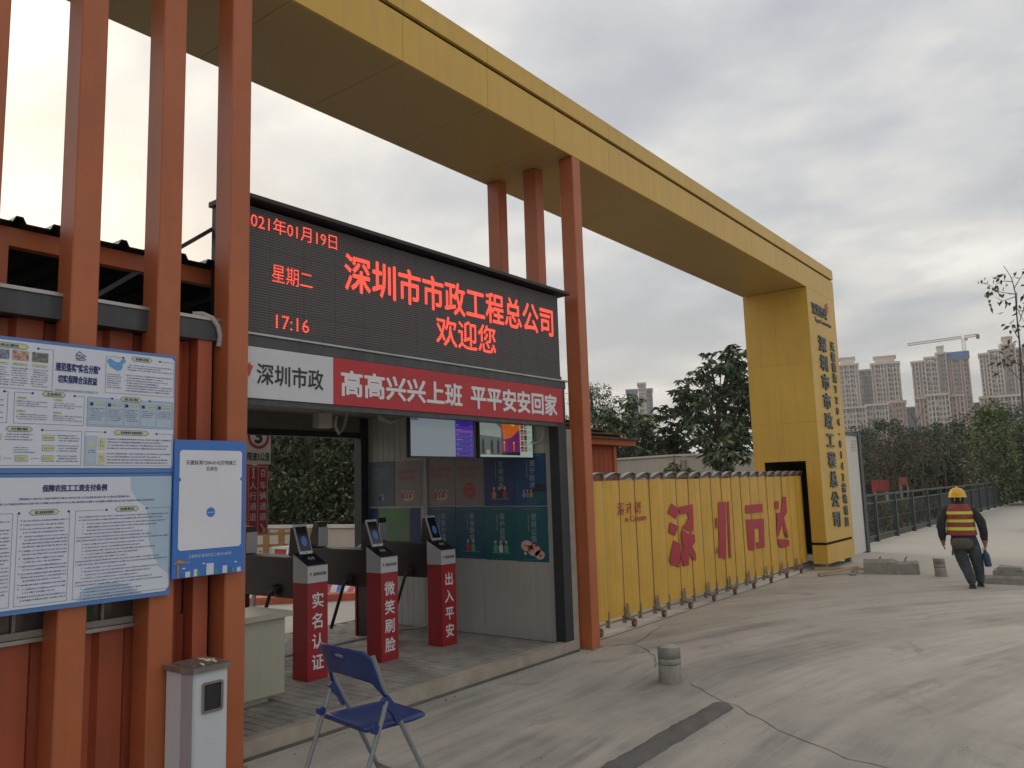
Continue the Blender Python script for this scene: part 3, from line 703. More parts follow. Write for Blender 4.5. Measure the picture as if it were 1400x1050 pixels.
for q in bricks:
    x, y, s_ = q; dz = random.uniform(-.0015, .0015)
    if q in near:
        o = bpy.data.objects.new('brick', random.choice(meshes)); COL.objects.link(o); o.parent = floor; o.location = (x, y, .112+dz); o.rotation_euler = (random.gauss(0, .004), random.gauss(0, .004), math.pi/2+random.gauss(0, .008))
    else: rest.bbox(x-BW/2+.003, x+BW/2-.003, y-BL*s_/2+.003, y+BL*s_/2-.003, .104, .124+dz, 'paver', .004)
o = rest.build('paving', floor); o['kind'] = 'stuff'

# display
led = thing('display_screen', 'wide black LED display with glowing red Chinese lettering above the portal', 'display', (5.5, 5.3, 3.066))
MB().box(3.30, 7.60, YC+.01, YC+.28, 3.068, 4.05, 'led_housing').build('housing', led)
fc = MB(); fc.box(3.31, 7.58, YC, YC+.008, 3.10, 4.045, 'led_face')
for q in range(1, 13): fc.box(3.31+.32*q, 3.31+.32*q+.002, YC-.0006, YC-.0001, 3.10, 4.045, 'led_housing')
for q in (3.26, 3.42, 3.58, 3.74, 3.90): fc.box(3.31, 7.58, YC-.0008, YC-.0002, q, q+.0015, 'led_housing')
fc.build('screen', led)
hd = MB(); hd.prism([(YC-.10, 4.075), (YC+.30, 4.06), (YC+.30, 4.10), (YC-.10, 4.105)], 3.28, 7.72, 'led_housing', 'x'); hd.build('hood', led)
MB().box(3.31, 7.58, YC-.02, YC-.002, 3.068, 3.098, 'rail_grey').build('trim', led)
F = frame_xz(YC-.001)
t = MB(); text_box(t, '深圳市市政工程总公司', 4.375, 7.47, 3.555, 3.88, F, 'led_lit', .022, .002); t.build('lettering', led)
t = MB(); text_box(t, '欢迎您', 5.50, 6.40, 3.225, 3.515, F, 'led_lit', .015, .002); t.build('lettering', led)
t = MB(); text_box(t, '2021年01月19日', 3.385, 4.288, 3.878, 4.008, F, 'led_lit', .004, .002); t.build('lettering', led)
t = MB(); text_box(t, '星期二', 3.645, 4.034, 3.488, 3.634, F, 'led_lit', .0, .002); t.build('lettering', led)
t = MB(); text_box(t, '17:16', 3.685, 4.0, 3.125, 3.235, F, 'led_lit', .0, .002); t.build('lettering', led)
s_ = MB(); s_.bar((3.42, 5.42, 3.98), (2.2, 5.55, 3.0), .045, .03, 'rail_grey'); s_.build('brace', led)

bn = thing('banner', 'long banner with white company panel and red slogan under the display', 'banner', (5.5, 5.1, 2.57))
MB().box(3.36, 4.240, YC-.010, YC+.003, 2.568, 2.956, 'banner_white').build('white_panel', bn)
MB().box(4.241, 7.60, YC-.011, YC+.003, 2.566, 2.958, 'banner_red').build('red_panel', bn)
F = frame_xz(YC-.011)
t = MB(); text_box(t, '深圳市政', 3.515, 4.135, 2.675, 2.835, F, 'text_black', .018, .002)
for a in (-.5, 0, .5): poly(t, [(3.445, 2.72), (3.445+.05*math.sin(a-.25), 2.72+.10*math.cos(a-.25)), (3.445+.05*math.sin(a+.25), 2.72+.12*math.cos(a+.25))], F, 'logo_red', .002)
t.build('lettering', bn)
t = MB(); text_box(t, '高高兴兴上班', 4.325, 5.835, 2.648, 2.858, F, 'text_white', .03, .002); t.build('lettering', bn); t = MB(); text_box(t, '平平安安回家', 5.975, 7.47, 2.642, 2.870, F, 'text_white', .03, .002); t.build('lettering', bn)

# ------------------------------------------------------------------ notice boards on the posts
F = frame_xz(4.955)
def tagshape(mb, u0, u1, v, hh, txt=None):
    e = hh*.5
    poly(mb, [(u0, v), (u0+e, v-hh/2), (u1-e, v-hh/2), (u1, v), (u1-e, v+hh/2), (u0+e, v+hh/2)], F, 'text_grey', .002)
    q = hh*.1; poly(mb, [(u0+q*1.5, v), (u0+e+q/2, v-hh/2+q), (u1-e-q/2, v-hh/2+q), (u1-q*1.5, v), (u1-e-q/2, v+hh/2-q), (u0+e+q/2, v+hh/2-q)], F, 'tag_yellow', .003)
    if txt: text_box(mb, txt, u0+(u1-u0)*.2, u1-(u1-u0)*.2, v-hh*.26, v+hh*.26, F, 'navy', .02, .004)
def section(mb, u0, u1, v0, v1, t0, t1, txt, bg=None, hh=.032):
    if bg: rect(mb, u0, u1, v0, v1, F, bg, .0012)
    frame_line(mb, u0, u1, v0, v1, .0022, F, 'text_grey', .0018, (t0-.05, t1+.05))
    for u in (t0-.05, t1+.05): disc(mb, u, v1-.001, .007, F, 'navy', .0025, 8)
    tagshape(mb, t0, t1, v1, hh, txt)
ub = thing('notice_board', 'upper white and blue notice board with flow charts and a blue map', 'notice board', (2.0, 4.94, 2.02))
MB().box(.70, 2.782, 4.957, 4.975, 2.012, 2.785, 'mid_blue').build('panel', ub)
pr = MB(); poly(pr, [(.71, 2.042), (2.762, 2.042), (2.775, 2.055), (2.775, 2.745), (2.755, 2.765), (.71, 2.765)], F, 'poster_white', .0006)
disc(pr, 2.62, 2.52, .25, F, 'pale_blue', .0009, 30) if False else None
pr.build('print', ub)
pr = MB(); text_box(pr, '规范落实"实名分账"', 2.035, 2.29, 2.615, 2.665, F, 'navy', .03, .003); pr.build('heading', ub); pr = MB(); text_box(pr, '切实保障合法权益', 2.05, 2.275, 2.545, 2.592, F, 'navy', .03, .003); pr.build('heading', ub); pr = MB()
text_box(pr, '深圳市建筑业实名制和分账管理工作', 2.035, 2.285, 2.492, 2.507, F, 'text_grey', .0, .003, 1); pr.build('heading', ub)
pr = MB(); text_box(pr, 'SZHC', 2.145, 2.205, 2.695, 2.722, F, 'navy', .02, .003); poly(pr, [(2.14, 2.722), (2.165, 2.745), (2.195, 2.722), (2.19, 2.722), (2.165, 2.739), (2.147, 2.722)], F, 'navy', .003); rect(pr, 2.15, 2.2, 2.688, 2.691, F, 'navy'); pr.build('logo', ub)
pr = MB()
section(pr, .9, 2.02, 2.49, 2.735, 1.62, 1.885, '重要性和必要性')
section(pr, 2.325, 2.77, 2.505, 2.735, 2.482, 2.622, '政策法规', 'pale_blue' if False else None)
section(pr, 1.822, 2.206, 2.294, 2.472, 1.966, 2.098, '主体责任')
section(pr, .9, 1.79, 2.294, 2.472, 1.62, 1.72, '责任', None)
section(pr, 2.222, 2.77, 2.294, 2.472, 2.42, 2.56, '实名制', 'pale_blue')
section(pr, .9, 2.198, 2.055, 2.262, 1.785, 1.926, '分账制')
section(pr, 2.214, 2.77, 2.055, 2.262, 2.385, 2.612, '安全教育平台教育培训')
for a, mm in ((1.70, 'photo_a'), (1.80, 'photo_b'), (1.905, 'photo_c')):
    rect(pr, a, a+.086, 2.655, 2.71, F, mm); rect(pr, a+.004, a+.082, 2.625, 2.64, F, 'tag_yellow'); lines(pr, a+.01, a+.076, 2.628, 2.637, 1, F, 'text_grey'); lines(pr, a, a+.088, 2.505, 2.615, 8, F, 'text_grey', .009)
for a in (1.56, 1.46): lines(pr, a, a+.088, 2.505, 2.62, 8, F, 'text_grey', .009)
poly(pr, [(2.333, 2.715), (2.352, 2.722), (2.372, 2.708), (2.395, 2.700), (2.412, 2.706), (2.42, 2.722), (2.436, 2.728), (2.45, 2.712), (2.438, 2.700), (2.425, 2.690), (2.430, 2.672), (2.418, 2.655), (2.400, 2.648), (2.385, 2.656), (2.368, 2.662), (2.350, 2.672), (2.343, 2.688), (2.334, 2.697)], F, 'map_blue')
lines(pr, 2.335, 2.42, 2.535, 2.63, 7, F, 'text_grey', .009); lines(pr, 2.46, 2.76, 2.655, 2.70, 3, F, 'text_grey', .01); lines(pr, 2.45, 2.76, 2.52, 2.635, 7, F, 'text_grey', .01)
for a, b2 in ((1.835, 2.35), (2.03, 2.35)):
    for vv in (2.315, 2.39): lines(pr, a, a+.165, vv, vv+.038, 3, F, 'text_grey', .009); rect(pr, a, a+.05, vv+.045, vv+.057, F, 'tag_yellow'); lines(pr, a+.005, a+.045, vv+.047, vv+.055, 1, F, 'text_grey')
lines(pr, 1.6, 1.77, 2.315, 2.36, 3, F, 'text_grey', .009); lines(pr, 1.6, 1.77, 2.385, 2.43, 3, F, 'text_grey', .009)
for i in range(5):
    a = 2.232+.107*i; rect(pr, a, a+.102, 2.305, 2.445, F, 'pale_box', .0016); frame_line(pr, a, a+.102, 2.305, 2.445, .001, F, 'text_grey', .002)
    rect(pr, a+.006, a+.026, 2.42, 2.44, F, 'navy'); rect(pr, a+.03, a+.096, 2.424, 2.438, F, 'tag_yellow'); lines(pr, a+.034, a+.092, 2.427, 2.436, 1, F, 'text_grey'); lines(pr, a+.008, a+.094, 2.33 if i < 3 else 2.36, 2.41, 7 if i < 3 else 4, F, 'text_grey', .009)
for u, v in ((1.70, 2.20), (1.70, 2.08), (1.84, 2.08), (1.98, 2.20), (1.98, 2.14), (1.98, 2.08)):
    rect(pr, u, u+.066, v, v+.034, F, 'text_grey', .002); rect(pr, u+.002, u+.064, v+.002, v+.032, F, 'tag_yellow', .003); lines(pr, u+.01, u+.056, v+.008, v+.026, 2 if v < 2.1 else 1, F, 'text_grey', h=.004)
for u in (1.78, 1.92): rect(pr, u, u+.045, 2.096, 2.098, F, 'text_grey')
lines(pr, 1.785, 1.93, 2.195, 2.24, 3, F, 'text_grey', .009); lines(pr, 1.83, 1.94, 2.125, 2.165, 3, F, 'text_grey', .009)
for v in (2.195, 2.135, 2.075): lines(pr, 2.06, 2.185, v, v+.045, 3, F, 'text_grey', .009)
rect(pr, 2.222, 2.285, 2.065, 2.235, F, 'pale_box', .002); frame_line(pr, 2.222, 2.285, 2.065, 2.235, .0012, F, 'text_grey', .0025); rect(pr, 2.23, 2.277, 2.175, 2.19, F, 'tag_yellow'); lines(pr, 2.228, 2.28, 2.13, 2.155, 2, F, 'text_grey')
for v in (2.155, 2.065):
    rect(pr, 2.297, 2.338, v, v+.07, F, 'tag_yellow'); lines(pr, 2.305, 2.33, v+.015, v+.055, 3, F, 'text_grey', h=.004); lines(pr, 2.35, 2.76, v, v+.075, 4, F, 'text_grey', .01)
pr.build('text_lines', ub)['kind'] = 'stuff'
lb = thing('notice_board', 'lower white notice board of small print on wage payment rules', 'notice board', (2.0, 4.94, 1.25))
MB().box(.70, 2.78, 4.958, 4.975, 1.235, 2.008, 'mid_blue').build('panel', lb)
pr = MB(); poly(pr, [(.71, 1.262), (2.745, 1.262), (2.772, 1.292), (2.772, 1.988), (.71, 1.988)], F, 'poster_white', .0006)
pts = [(2.54+.22*math.cos(a), 1.99+.26*math.sin(a)) for a in (math.pi+i*math.pi/2/12 for i in range(13))]
poly(pr, [(2.5, 1.985), (2.505, 1.91), (2.55, 1.84), (2.61, 1.79), (2.63, 1.70), (2.62, 1.62), (2.66, 1.50), (2.70, 1.42), (2.772, 1.36), (2.772, 1.985)], F, 'pale_blue', .0010)
poly(pr, [(2.20, 1.264), (2.24, 1.33), (2.38, 1.36), (2.5, 1.33), (2.58, 1.264)], F, 'pale_blue', .0010)
pr.build('print', lb)
pr = MB(); text_box(pr, '保障农民工工资支付条例', 1.992, 2.356, 1.905, 1.945, F, 'navy', .03, .003); pr.build('heading', lb)
pr = MB(); lines(pr, 1.87, 2.50, 1.858, 1.878, 1, F, 'text_grey', .009, .7, 0); lines(pr, 1.2, 2.66, 1.832, 1.852, 1, F, 'text_grey', .009, .7, 0)
section(pr, 1.868, 2.148, 1.277, 1.79, 1.925, 2.09, '施工总承包单位职责')
section(pr, 2.178, 2.768, 1.277, 1.79, 2.41, 2.56, '法律责任')
section(pr, .9, 1.845, 1.277, 1.79, 1.5, 1.66, '单位职责')
v = 1.755
for i, n_ in enumerate((1, 1, 2, 4, 2, 2, 2, 3, 1, 2, 2)):
    hh = .019*n_; disc(pr, 1.888, v-.008, .0035, F, 'navy', .003, 6); lines(pr, 1.9, 2.138, v-hh, v, n_, F, 'text_grey', .009, .5, .25)
    lines(pr, 1.56, 1.835, v-hh, v, n_, F, 'text_grey', .009, .5, .25); v -= hh+.004
v = 1.762
for blk in range(4):
    lines(pr, 2.19, 2.758, v-.038, v, 2, F, 'text_grey', .0095, .5, .2); v -= .042
    for i in range((4, 5, 4, 4)[blk]): disc(pr, 2.225, v-.008, .003, F, 'navy', .003, 6); lines(pr, 2.238, 2.238+random.uniform(.25, .5), v-.018, v, 1, F, 'text_grey', .0095, .5, 0); v -= .0195
pr.build('text_lines', lb)['kind'] = 'stuff'
sb = thing('site_sign', 'bright blue portrait sign with white panel and small city skyline on the post', 'sign', (3.04, 4.94, 1.33))
F = frame_xz(4.935)
MB().box(2.782, 3.312, 4.937, 4.953, 1.33, 2.228, 'sign_blue').build('panel', sb)
pr = MB(); N0 = [(2.815, 1.52), (2.83, 1.505), (3.265, 1.505), (3.28, 1.52), (3.28, 2.145), (3.265, 2.16), (2.83, 2.16), (2.815, 2.145)]; poly(pr, N0, F, 'white_print', .0006)
for u in (2.815, 3.28): disc(pr, u, 1.965, .013, F, 'sign_blue', .001, 14)
disc(pr, 3.045, 1.745, .032, F, 'sign_blue', .002, 20); lines(pr, 3.022, 3.068, 1.738, 1.752, 1, F, 'white_city', .012, .9, 0)
pr.build('print', sb)
pr = MB(); text_box(pr, '天健前海T204-0142宗地施工', 2.86, 3.235, 2.062, 2.094, F, 'text_black', .01, .002); text_box(pr, '总承包', 3.005, 3.09, 2.022, 2.052, F, 'text_black', .01, .002)
text_box(pr, '工程地址:桂湾片区二单元04街坊', 2.89, 3.205, 1.452, 1.474, F, 'text_white', .0, .002, 1); pr.build('lettering', sb)
for u, w_, h_ in ((2.845, .012, .02), (2.87, .035, .035), (2.93, .025, .045), (3.02, .055, .075), (3.14, .035, .05), (3.19, .014, .035), (3.25, .03, .03)): pr = MB(); rect(pr, u, u+w_, 1.333, 1.333+h_, F, 'white_city' if w_ > .02 else 'tarp_blue', .001); pr.build('printed_building', sb)
for u in (2.96, 3.09, 3.22): pr = MB(); disc(pr, u, 1.352, .010, F, 'print_green', .002, 10, .018); pr.build('printed_tree', sb)
pr = MB()
rect(pr, 2.812, 2.822, 1.333, 1.43, F, 'print_orange'); rect(pr, 2.79, 2.90, 1.423, 1.431, F, 'print_orange'); poly(pr, [(2.80, 1.431), (2.82, 1.45), (2.87, 1.431)], F, 'print_orange')
pr.build('printed_crane', sb)
for u, v in ((2.86, 1.39), (3.0, 1.41), (3.24, 1.40)): pr = MB(); disc(pr, u, v, .012, F, 'white_city', .001, 10, .005); pr.build('printed_cloud', sb)

# ------------------------------------------------------------------ conduit, hose, flue
c = MB(); c.tube([(3.02, 5.17, 3.14), (3.08, 5.14, 3.145), (3.14, 5.115, 3.12), (3.18, 5.105, 3.07), (3.20, 5.10, 3.0), (3.195, 5.11, 2.92)], .020, 'pipe_grey', 10); tag(c.build('cable_hose'), 'grey corrugated hose bending over the cabin roof edge between two orange posts', 'hose')

# ------------------------------------------------------------------ beige cabinet
cb = thing('electric_cabinet', 'beige metal cabinet with overhanging lid beside the red turnstile', 'cabinet', (3.95, 6.1, .124))
MB().bbox(3.62, 4.34, 5.86, 6.32, .19, .815, 'cream_paint', .01).build('body', cb)
ld = MB(); ld.bbox(3.58, 4.39, 5.81, 6.37, .815, .858, 'cream_paint', .012); ld.build('lid', cb)
MB().box(3.66, 4.22, 5.93, 6.28, .128, .19, 'cream_paint').build('plinth', cb)
for x in (3.7, 4.18): MB().box(x-.03, x+.03, 5.95, 6.01, .10, .128, 'text_black').build('foot', cb)
c = MB(); c.tube([(3.70, 5.859, .66), (3.70, 5.84, .66), (3.70, 5.84, .56), (3.70, 5.859, .56)], .006, 'silver', 6); c.build('handle', cb)

# ------------------------------------------------------------------ turnstiles
def turnstile(cx, words, label):
    t = thing('turnstile', label, 'turnstile', (cx, 6.2, .124), group='face scan turnstiles in the portal')
    Fz = frame_xz(6.2)
    w2, dp = .118, .22
    def col(y0, sgn):
        yb = y0+dp*sgn; a, b2 = min(y0, yb), max(y0, yb)
        o = MB(); o.box(cx-w2, cx+w2, a if sgn > 0 else b2-.018, b2, .118, 1.01, 'column_red'); o.build('column', t)
        zf, zb = 1.165, 1.275
        pts = [(y0, 1.012), (yb, 1.012), (yb, zb), (y0, zf)]
        if sgn < 0: pts = pts[::-1]
        o = MB(); o.prism(pts, cx-w2, cx+w2, 'column_grey', 'x'); cap = o.build('column_cap', t)
        tp = MB(); z = lambda yy: zf+(zb-zf)*abs(yy-y0)/dp
        def sl(u0, u1, d0, d1, h, k):
            ya, yb_ = y0+sgn*d0, y0+sgn*d1; vs = [(u0, ya, z(ya)+h), (u1, ya, z(ya)+h), (u1, yb_, z(yb_)+h), (u0, yb_, z(yb_)+h)]
            tp.add(vs+[(x_, y_, z_-h) for x_, y_, z_ in vs], [(0, 1, 2, 3), (0, 4, 5, 1), (1, 5, 6, 2), (2, 6, 7, 3), (3, 7, 4, 0)], k)
        sl(cx-w2+.006, cx+w2-.006, .01, dp-.004, .010, 'screen_off'); sl(cx-.05, cx+.05, .06, .15, .014, 'screen_off')
        for i in range(6): sl(cx-.035+.014*i, cx-.027+.014*i, .085+.012*(i % 2), .115+.01*(i % 3), .016, 'column_grey')
        tp.build('card_reader', cap)
        # face terminal: dark wedge stand with tilted tablet
        yo = y0+sgn*(dp-.02)
        st = MB(); pts = [(yo+sgn*.10, 1.25), (yo-sgn*.01, 1.285), (yo+sgn*.085, 1.53), (yo+sgn*.145, 1.52), (yo+sgn*.17, 1.25)]
        if sgn < 0: pts = pts[::-1]
        st.prism(pts, cx-.058, cx+.058, 'turnstile_dark', 'x'); so_ = st.build('terminal', t)
        if sgn > 0:
            tb = MB(); A = Vector((0, yo-.028, 1.272)); B = Vector((0, yo+.078, 1.55)); n = Vector((0, -(B-A).z, (B-A).y)).normalized()
            def slab(w_, f0, f1, h0, h1, k):
                p = A+(B-A)*f0; q = A+(B-A)*f1
                vs = [(cx+sx*w_, (r_+n*h).y, (r_+n*h).z) for h in (h0, h1) for r_, sx in ((p, -1), (p, 1), (q, 1), (q, -1))]
                tb.add(vs, [(3, 2, 1, 0), (4, 5, 6, 7), (0, 1, 5, 4), (1, 2, 6, 5), (2, 3, 7, 6), (3, 0, 4, 7)], k)
            slab(.074, 0, 1, -.012, .006, 'column_grey'); slab(.066, .09, .92, .006, .008, 'screen_off')
            c0 = A+(B-A)*.42+n*.0095; ud = (B-A).normalized()
            tb.add([(cx+.034*math.cos(a), (c0+ud*.052*math.sin(a)).y, (c0+ud*.052*math.sin(a)).z) for a in (2*math.pi*i/18 for i in range(18))], [tuple(range(18))], 'phone_glow')
            slab(.008, .03, .055, .006, .009, 'text_black'); tb.build('tablet', so_)
        else:
            MB().box(cx-.062, cx+.062, yo-.185, yo-.172, 1.26, 1.47, 'column_grey').build('back_cover', so_)
            MB().box(cx-.06, cx+.06, yo-.168, yo-.12, 1.472, 1.53, 'turnstile_body').build('hood', so_)
    col(6.2, 1)
    yb = 7.64
    o = MB(); o.prism([(6.422, .90), (6.46, .86), (yb-.26, .86), (yb-.222, .90), (yb-.222, 1.225), (6.422, 1.225)], cx-.105, cx+.105, 'turnstile_dark', 'x'); o.build('body', t)
    MB().box(cx-.118, cx+.118, 6.422, yb-.222, 1.226, 1.245, 'turnstile_body').build('top_plate', t)
    MB().box(cx-.10, cx+.10, yb-.20, yb-.02, .121, .93, 'turnstile_dark').build('leg', t)
    col(yb, -1)
    # tripod arms drooping on the lane side
    hub = MB(); hub.tube([(cx-.105, 6.70, .94), (cx-.15, 6.70, .93)], .05, 'turnstile_body', 12); ho = hub.build('hub', t)
    for y0_, y1_, zb_, xx in ((6.70, 6.90, .42, -.19),):
        a = MB(); a.tube([(cx-.11, y0_, .93), (cx-.16, y0_+(y1_-y0_)*.1, .90), (cx+xx, y1_, zb_)], .019, 'turnstile_dark', 8); a.build('arm', t)
    tx = MB(); vtext(tx, words, cx, .94, .19, .145, Fz, 'text_white', bold=.018, th=.002, sx=.98); tx.build('lettering', t)
    tx = MB(); text_box(tx, '深圳市政', cx-.055, cx+.10, 1.075, 1.108, Fz, 'text_black', .02, .002, 1)
    for a in (-.5, 0, .5): poly(tx, [(cx-.082, 1.075), (cx-.082+.018*math.sin(a-.3), 1.075+.035*math.cos(a-.3)), (cx-.082+.018*math.sin(a+.3), 1.075+.035*math.cos(a+.3))], Fz, 'logo_red', .002)
    tx.build('logo', t)
    return t
turnstile(4.955, '实名认证', 'turnstile with red column reading 实名认证, nearest the beige cabinet')
turnstile(5.88, '微笑刷脸', 'turnstile with red column reading 微笑刷脸, behind the blue folding chair')
turnstile(6.79, '出入平安', 'turnstile with red column reading 出入平安, nearest the poster wall')
# spare terminal columns facing the yard on the far left lane appear through the gap
c = MB(); c.tube([(7.53, 7.24, 2.55), (7.53, 7.24, .22), (7.51, 7.25, .16), (7.44, 7.27, .140), (7.2, 7.40, .136), (5.3, 7.36, .136)], .014, 'pipe_grey', 8); tag(c.build('conduit'), 'thin grey conduit running down the poster wall and across the paved floor', 'conduit')

# ------------------------------------------------------------------ screens and wall items
def monitor(x0, x1, z0, z1, y, label):
    t = thing('monitor', label, 'monitor', ((x0+x1)/2, y, z0))
    MB().bbox(x0, x1, y, y+.05, z0, z1, 'led_housing', .006).build('housing', t)
    br = MB(); br.box((x0+x1)/2-.03, (x0+x1)/2+.03, y+.052, y+.08, z1-.15, 2.86, 'black_frame'); br.build('bracket', t); return t
mt = monitor(5.505, 6.475, 2.165, 2.585, 5.50, 'wall monitor showing a blank grey image and a violet side panel'); F = frame_xz(5.50)
pr = MB(); rect(pr, 5.515, 6.165, 2.18, 2.575, F, 'screen_grey', .002); rect(pr, 6.165, 6.455, 2.18, 2.575, F, 'screen_purple', .002)
rect(pr, 5.52, 5.62, 2.53, 2.565, F, 'cam_grey', .003)
rect(pr, 6.18, 6.44, 2.43, 2.46, F, 'screen_magenta', .003)
for i in range(7): rect(pr, 6.18, 6.22+.05*(i % 2), 2.205+.05*i, 2.214+.05*i, F, 'screen_line', .003); rect(pr, 6.40, 6.43, 2.205+.05*i, 2.211+.05*i, F, 'screen_line', .003); rect(pr, 6.18, 6.44, 2.19+.05*i, 2.192+.05*i, F, 'screen_line', .003)
pr.build('screen', mt)
mt = monitor(6.545, 7.525, 2.17, 2.59, 5.50, 'wall monitor showing an orange thermal camera picture'); pr = MB()
rect(pr, 6.56, 6.93, 2.185, 2.575, F, 'cam_grey', .002); poly(pr, [(6.56, 2.575), (6.80, 2.575), (6.93, 2.50), (6.93, 2.40), (6.56, 2.42)], F, 'cam_light', .0025)
rect(pr, 6.93, 7.27, 2.24, 2.575, F, 'therm_violet', .002); poly(pr, [(6.93, 2.575), (7.27, 2.575), (7.27, 2.50), (7.1, 2.40), (6.97, 2.38)], F, 'therm_orange', .003); poly(pr, [(7.02, 2.575), (7.2, 2.575), (7.16, 2.53)], F, 'therm_yellow', .0035)
for u in (6.965, 7.14): rect(pr, u, u+.028, 2.25, 2.33, F, 'therm_orange', .0035); disc(pr, u+.014, 2.345, .013, F, 'therm_yellow', .0035, 10)
for u in (6.61, 6.76, 6.87): poly(pr, [(u-.025, 2.22), (u+.025, 2.22), (u+.02, 2.35), (u, 2.39), (u-.02, 2.35)], F, 'cam_dark', .0035)
rect(pr, 6.66, 6.73, 2.20, 2.26, F, 'cam_light', .004); rect(pr, 6.56, 7.5, 2.185, 2.205, F, 'cam_white', .0032); rect(pr, 6.93, 7.27, 2.205, 2.24, F, 'cam_dark', .003)
rect(pr, 7.27, 7.51, 2.185, 2.575, F, 'cam_white', .0025)
for i in range(5):
    for j in range(2): rect(pr, 7.285+.065*j, 7.34+.065*j, 2.25+.065*i, 2.305+.065*i, F, ('cam_dark', 'cam_red', 'cam_grey')[(i+j) % 3], .003); rect(pr, 7.295+.065*j, 7.33+.065*j, 2.26+.065*i, 2.285+.065*i, F, ('cam_light', 'therm_orange', 'cam_red')[(i*2+j) % 3], .0035)
    lines(pr, 7.42, 7.50, 2.26+.065*i, 2.30+.065*i, 3, F, 'cam_grey', .012, h=.003)
pr.build('screen', mt)
FW = frame_yz(7.55)
def poster(y0, y1, z0, z1, k, label, fn):
    t = thing('poster', label, 'poster', (7.549, (y0+y1)/2, z0))
    MB().box(7.544, 7.5485, y0+.003, y1-.003, z0+.003, z1-.003, k).build('sheet', t)
    pr = MB(); fn(pr, -y1, -y0, z0, z1, frame_yz(7.5435)); pr.build('print', t)
def people(pr, uc, v, s, F_, cols, rnd):
    for i, c_ in enumerate(cols):
        u = uc+(i-(len(cols)-1)/2)*s*.75; poly(pr, [(u-s*.25, v), (u+s*.25, v), (u+s*.3, v+s*.6), (u+.0, v+s*.95), (u-s*.3, v+s*.6)], F_, c_, .001); disc(pr, u, v+s*1.1, s*.17, F_, 'print_pink', .0015, 10)
def pv_(txt, art, k2=None):
    def fn(pr, u0, u1, v0, v1, F_):
        w_ = u1-u0; h_ = v1-v0; rnd = random.Random(txt)
        lines(pr, u0+w_*.2, u1-w_*.15, v1-.035, v1-.02, 1, F_, 'print_soft', .012, .7, 0, .001)
        n = len(txt); em = .078 if n == 4 else .062; vtext(pr, txt, u0+w_*.56, v1-h_*.12, v1-h_*.12-em*1.1*n, em, F_, 'print_soft', bold=.02, th=.001)
        for i in range(9): rect(pr, u0+w_*.38, u0+w_*.41, v1-h_*.17-.022*i, v1-h_*.17-.022*i+.013, F_, 'print_soft', .001)
        art(pr, u0+w_*.5, v0+h_*.1, w_, F_, rnd); lines(pr, u0+w_*.3, u1-w_*.3, v0+.02, v0+.03, 1, F_, 'print_soft', .012, .6, 0, .001); disc(pr, u0+w_*.25, v0+.025, .006, F_, 'print_soft', .001, 8)
    return fn
def art_people(*cols):
    def a(pr, u, v, w_, F_, rnd):
        rect(pr, u-w_*.3, u+w_*.3, v+.02, v+.026, F_, 'print_soft', .001); people(pr, u, v+.03, .11, F_, cols, rnd)
    return a
def art_boat(pr, u, v, w_, F_, rnd):
    rect(pr, u-w_*.1, u+w_*.49, v-.03, v+.09, F_, 'poster_teal', .0008); poly(pr, [(u, v+.11), (u+w_*.48, v+.11), (u+w_*.45, v+.17), (u+w_*.2, v+.20), (u+.02, v+.16)], F_, 'text_black', .001); people(pr, u-w_*.1, v+.04, .07, F_, ['print_soft', 'poster_pale', 'print_orange'], rnd)
def art_food(pr, u, v, w_, F_, rnd):
    for du, dv, r in ((-.08, .10, .085), (.02, .05, .09), (.10, .0, .07)): disc(pr, u+du, v+dv+.02, r, F_, 'print_pink', .001, 18, r*.75)
    for i in range(9): disc(pr, u+rnd.uniform(-.12, .12), v+rnd.uniform(0, .13), .018, F_, rnd.choice(['print_red', 'print_orange', 'sign_white']), .0014, 10)
def art_round(pr, u, v, w_, F_, rnd):
    disc(pr, u, v+.12, .10, F_, 'print_red', .001, 24)
    for i in range(16): a = rnd.uniform(0, 6.28); r = rnd.uniform(.01, .085); disc(pr, u+r*math.cos(a), v+.12+r*math.sin(a), rnd.uniform(.006, .014), F_, 'poster_pale', .0014, 8)
def art_family(pr, u, v, w_, F_, rnd):
    disc(pr, u, v+.05, .11, F_, 'print_pink', .0008, 20, .05); people(pr, u, v+.03, .085, F_, ['print_red', 'text_grey', 'print_red', 'print_orange'], rnd)
def pale(art, hd):
    def fn(pr, u0, u1, v0, v1, F_):
        rnd = random.Random(hd[0]); w_ = u1-u0; h_ = v1-v0
        text_box(pr, hd[0], u0+w_*.12, u1-w_*.15, v1-h_*.28, v1-h_*.19, F_, 'print_red', .01, .001, 1); text_box(pr, hd[1], u0+w_*.12, u1-w_*.25, v1-h_*.42, v1-h_*.34, F_, 'print_red', .01, .001, 1)
        art(pr, u0+w_*.5, v0+h_*.12, w_, F_, rnd); lines(pr, u0+w_*.2, u1-w_*.2, v0+.05, v0+.06, 1, F_, 'print_pink', .012, .6, 0, .001)
    return fn
yy = [5.34, 5.80, 6.275, 6.75, 7.225]
poster(yy[0], yy[1], 1.625, 2.235, 'poster_blue2', 'dark blue poster with white vertical title 遵守秩序 beside the right doorframe', pv_('遵守秩序', art_boat))
poster(yy[1], yy[2], 1.628, 2.24, 'poster_blue', 'dark blue poster left of the boat poster, small orange figures at its foot', pv_('文明劝导', art_people('print_orange', 'text_black', 'print_red')))
poster(yy[2], yy[3], 1.632, 2.245, 'poster_pale', 'pale poster with a red round paper-cut picture under the violet screen', pale(art_round, ('和谐 友善 文明', '平等 公正 诚信')))
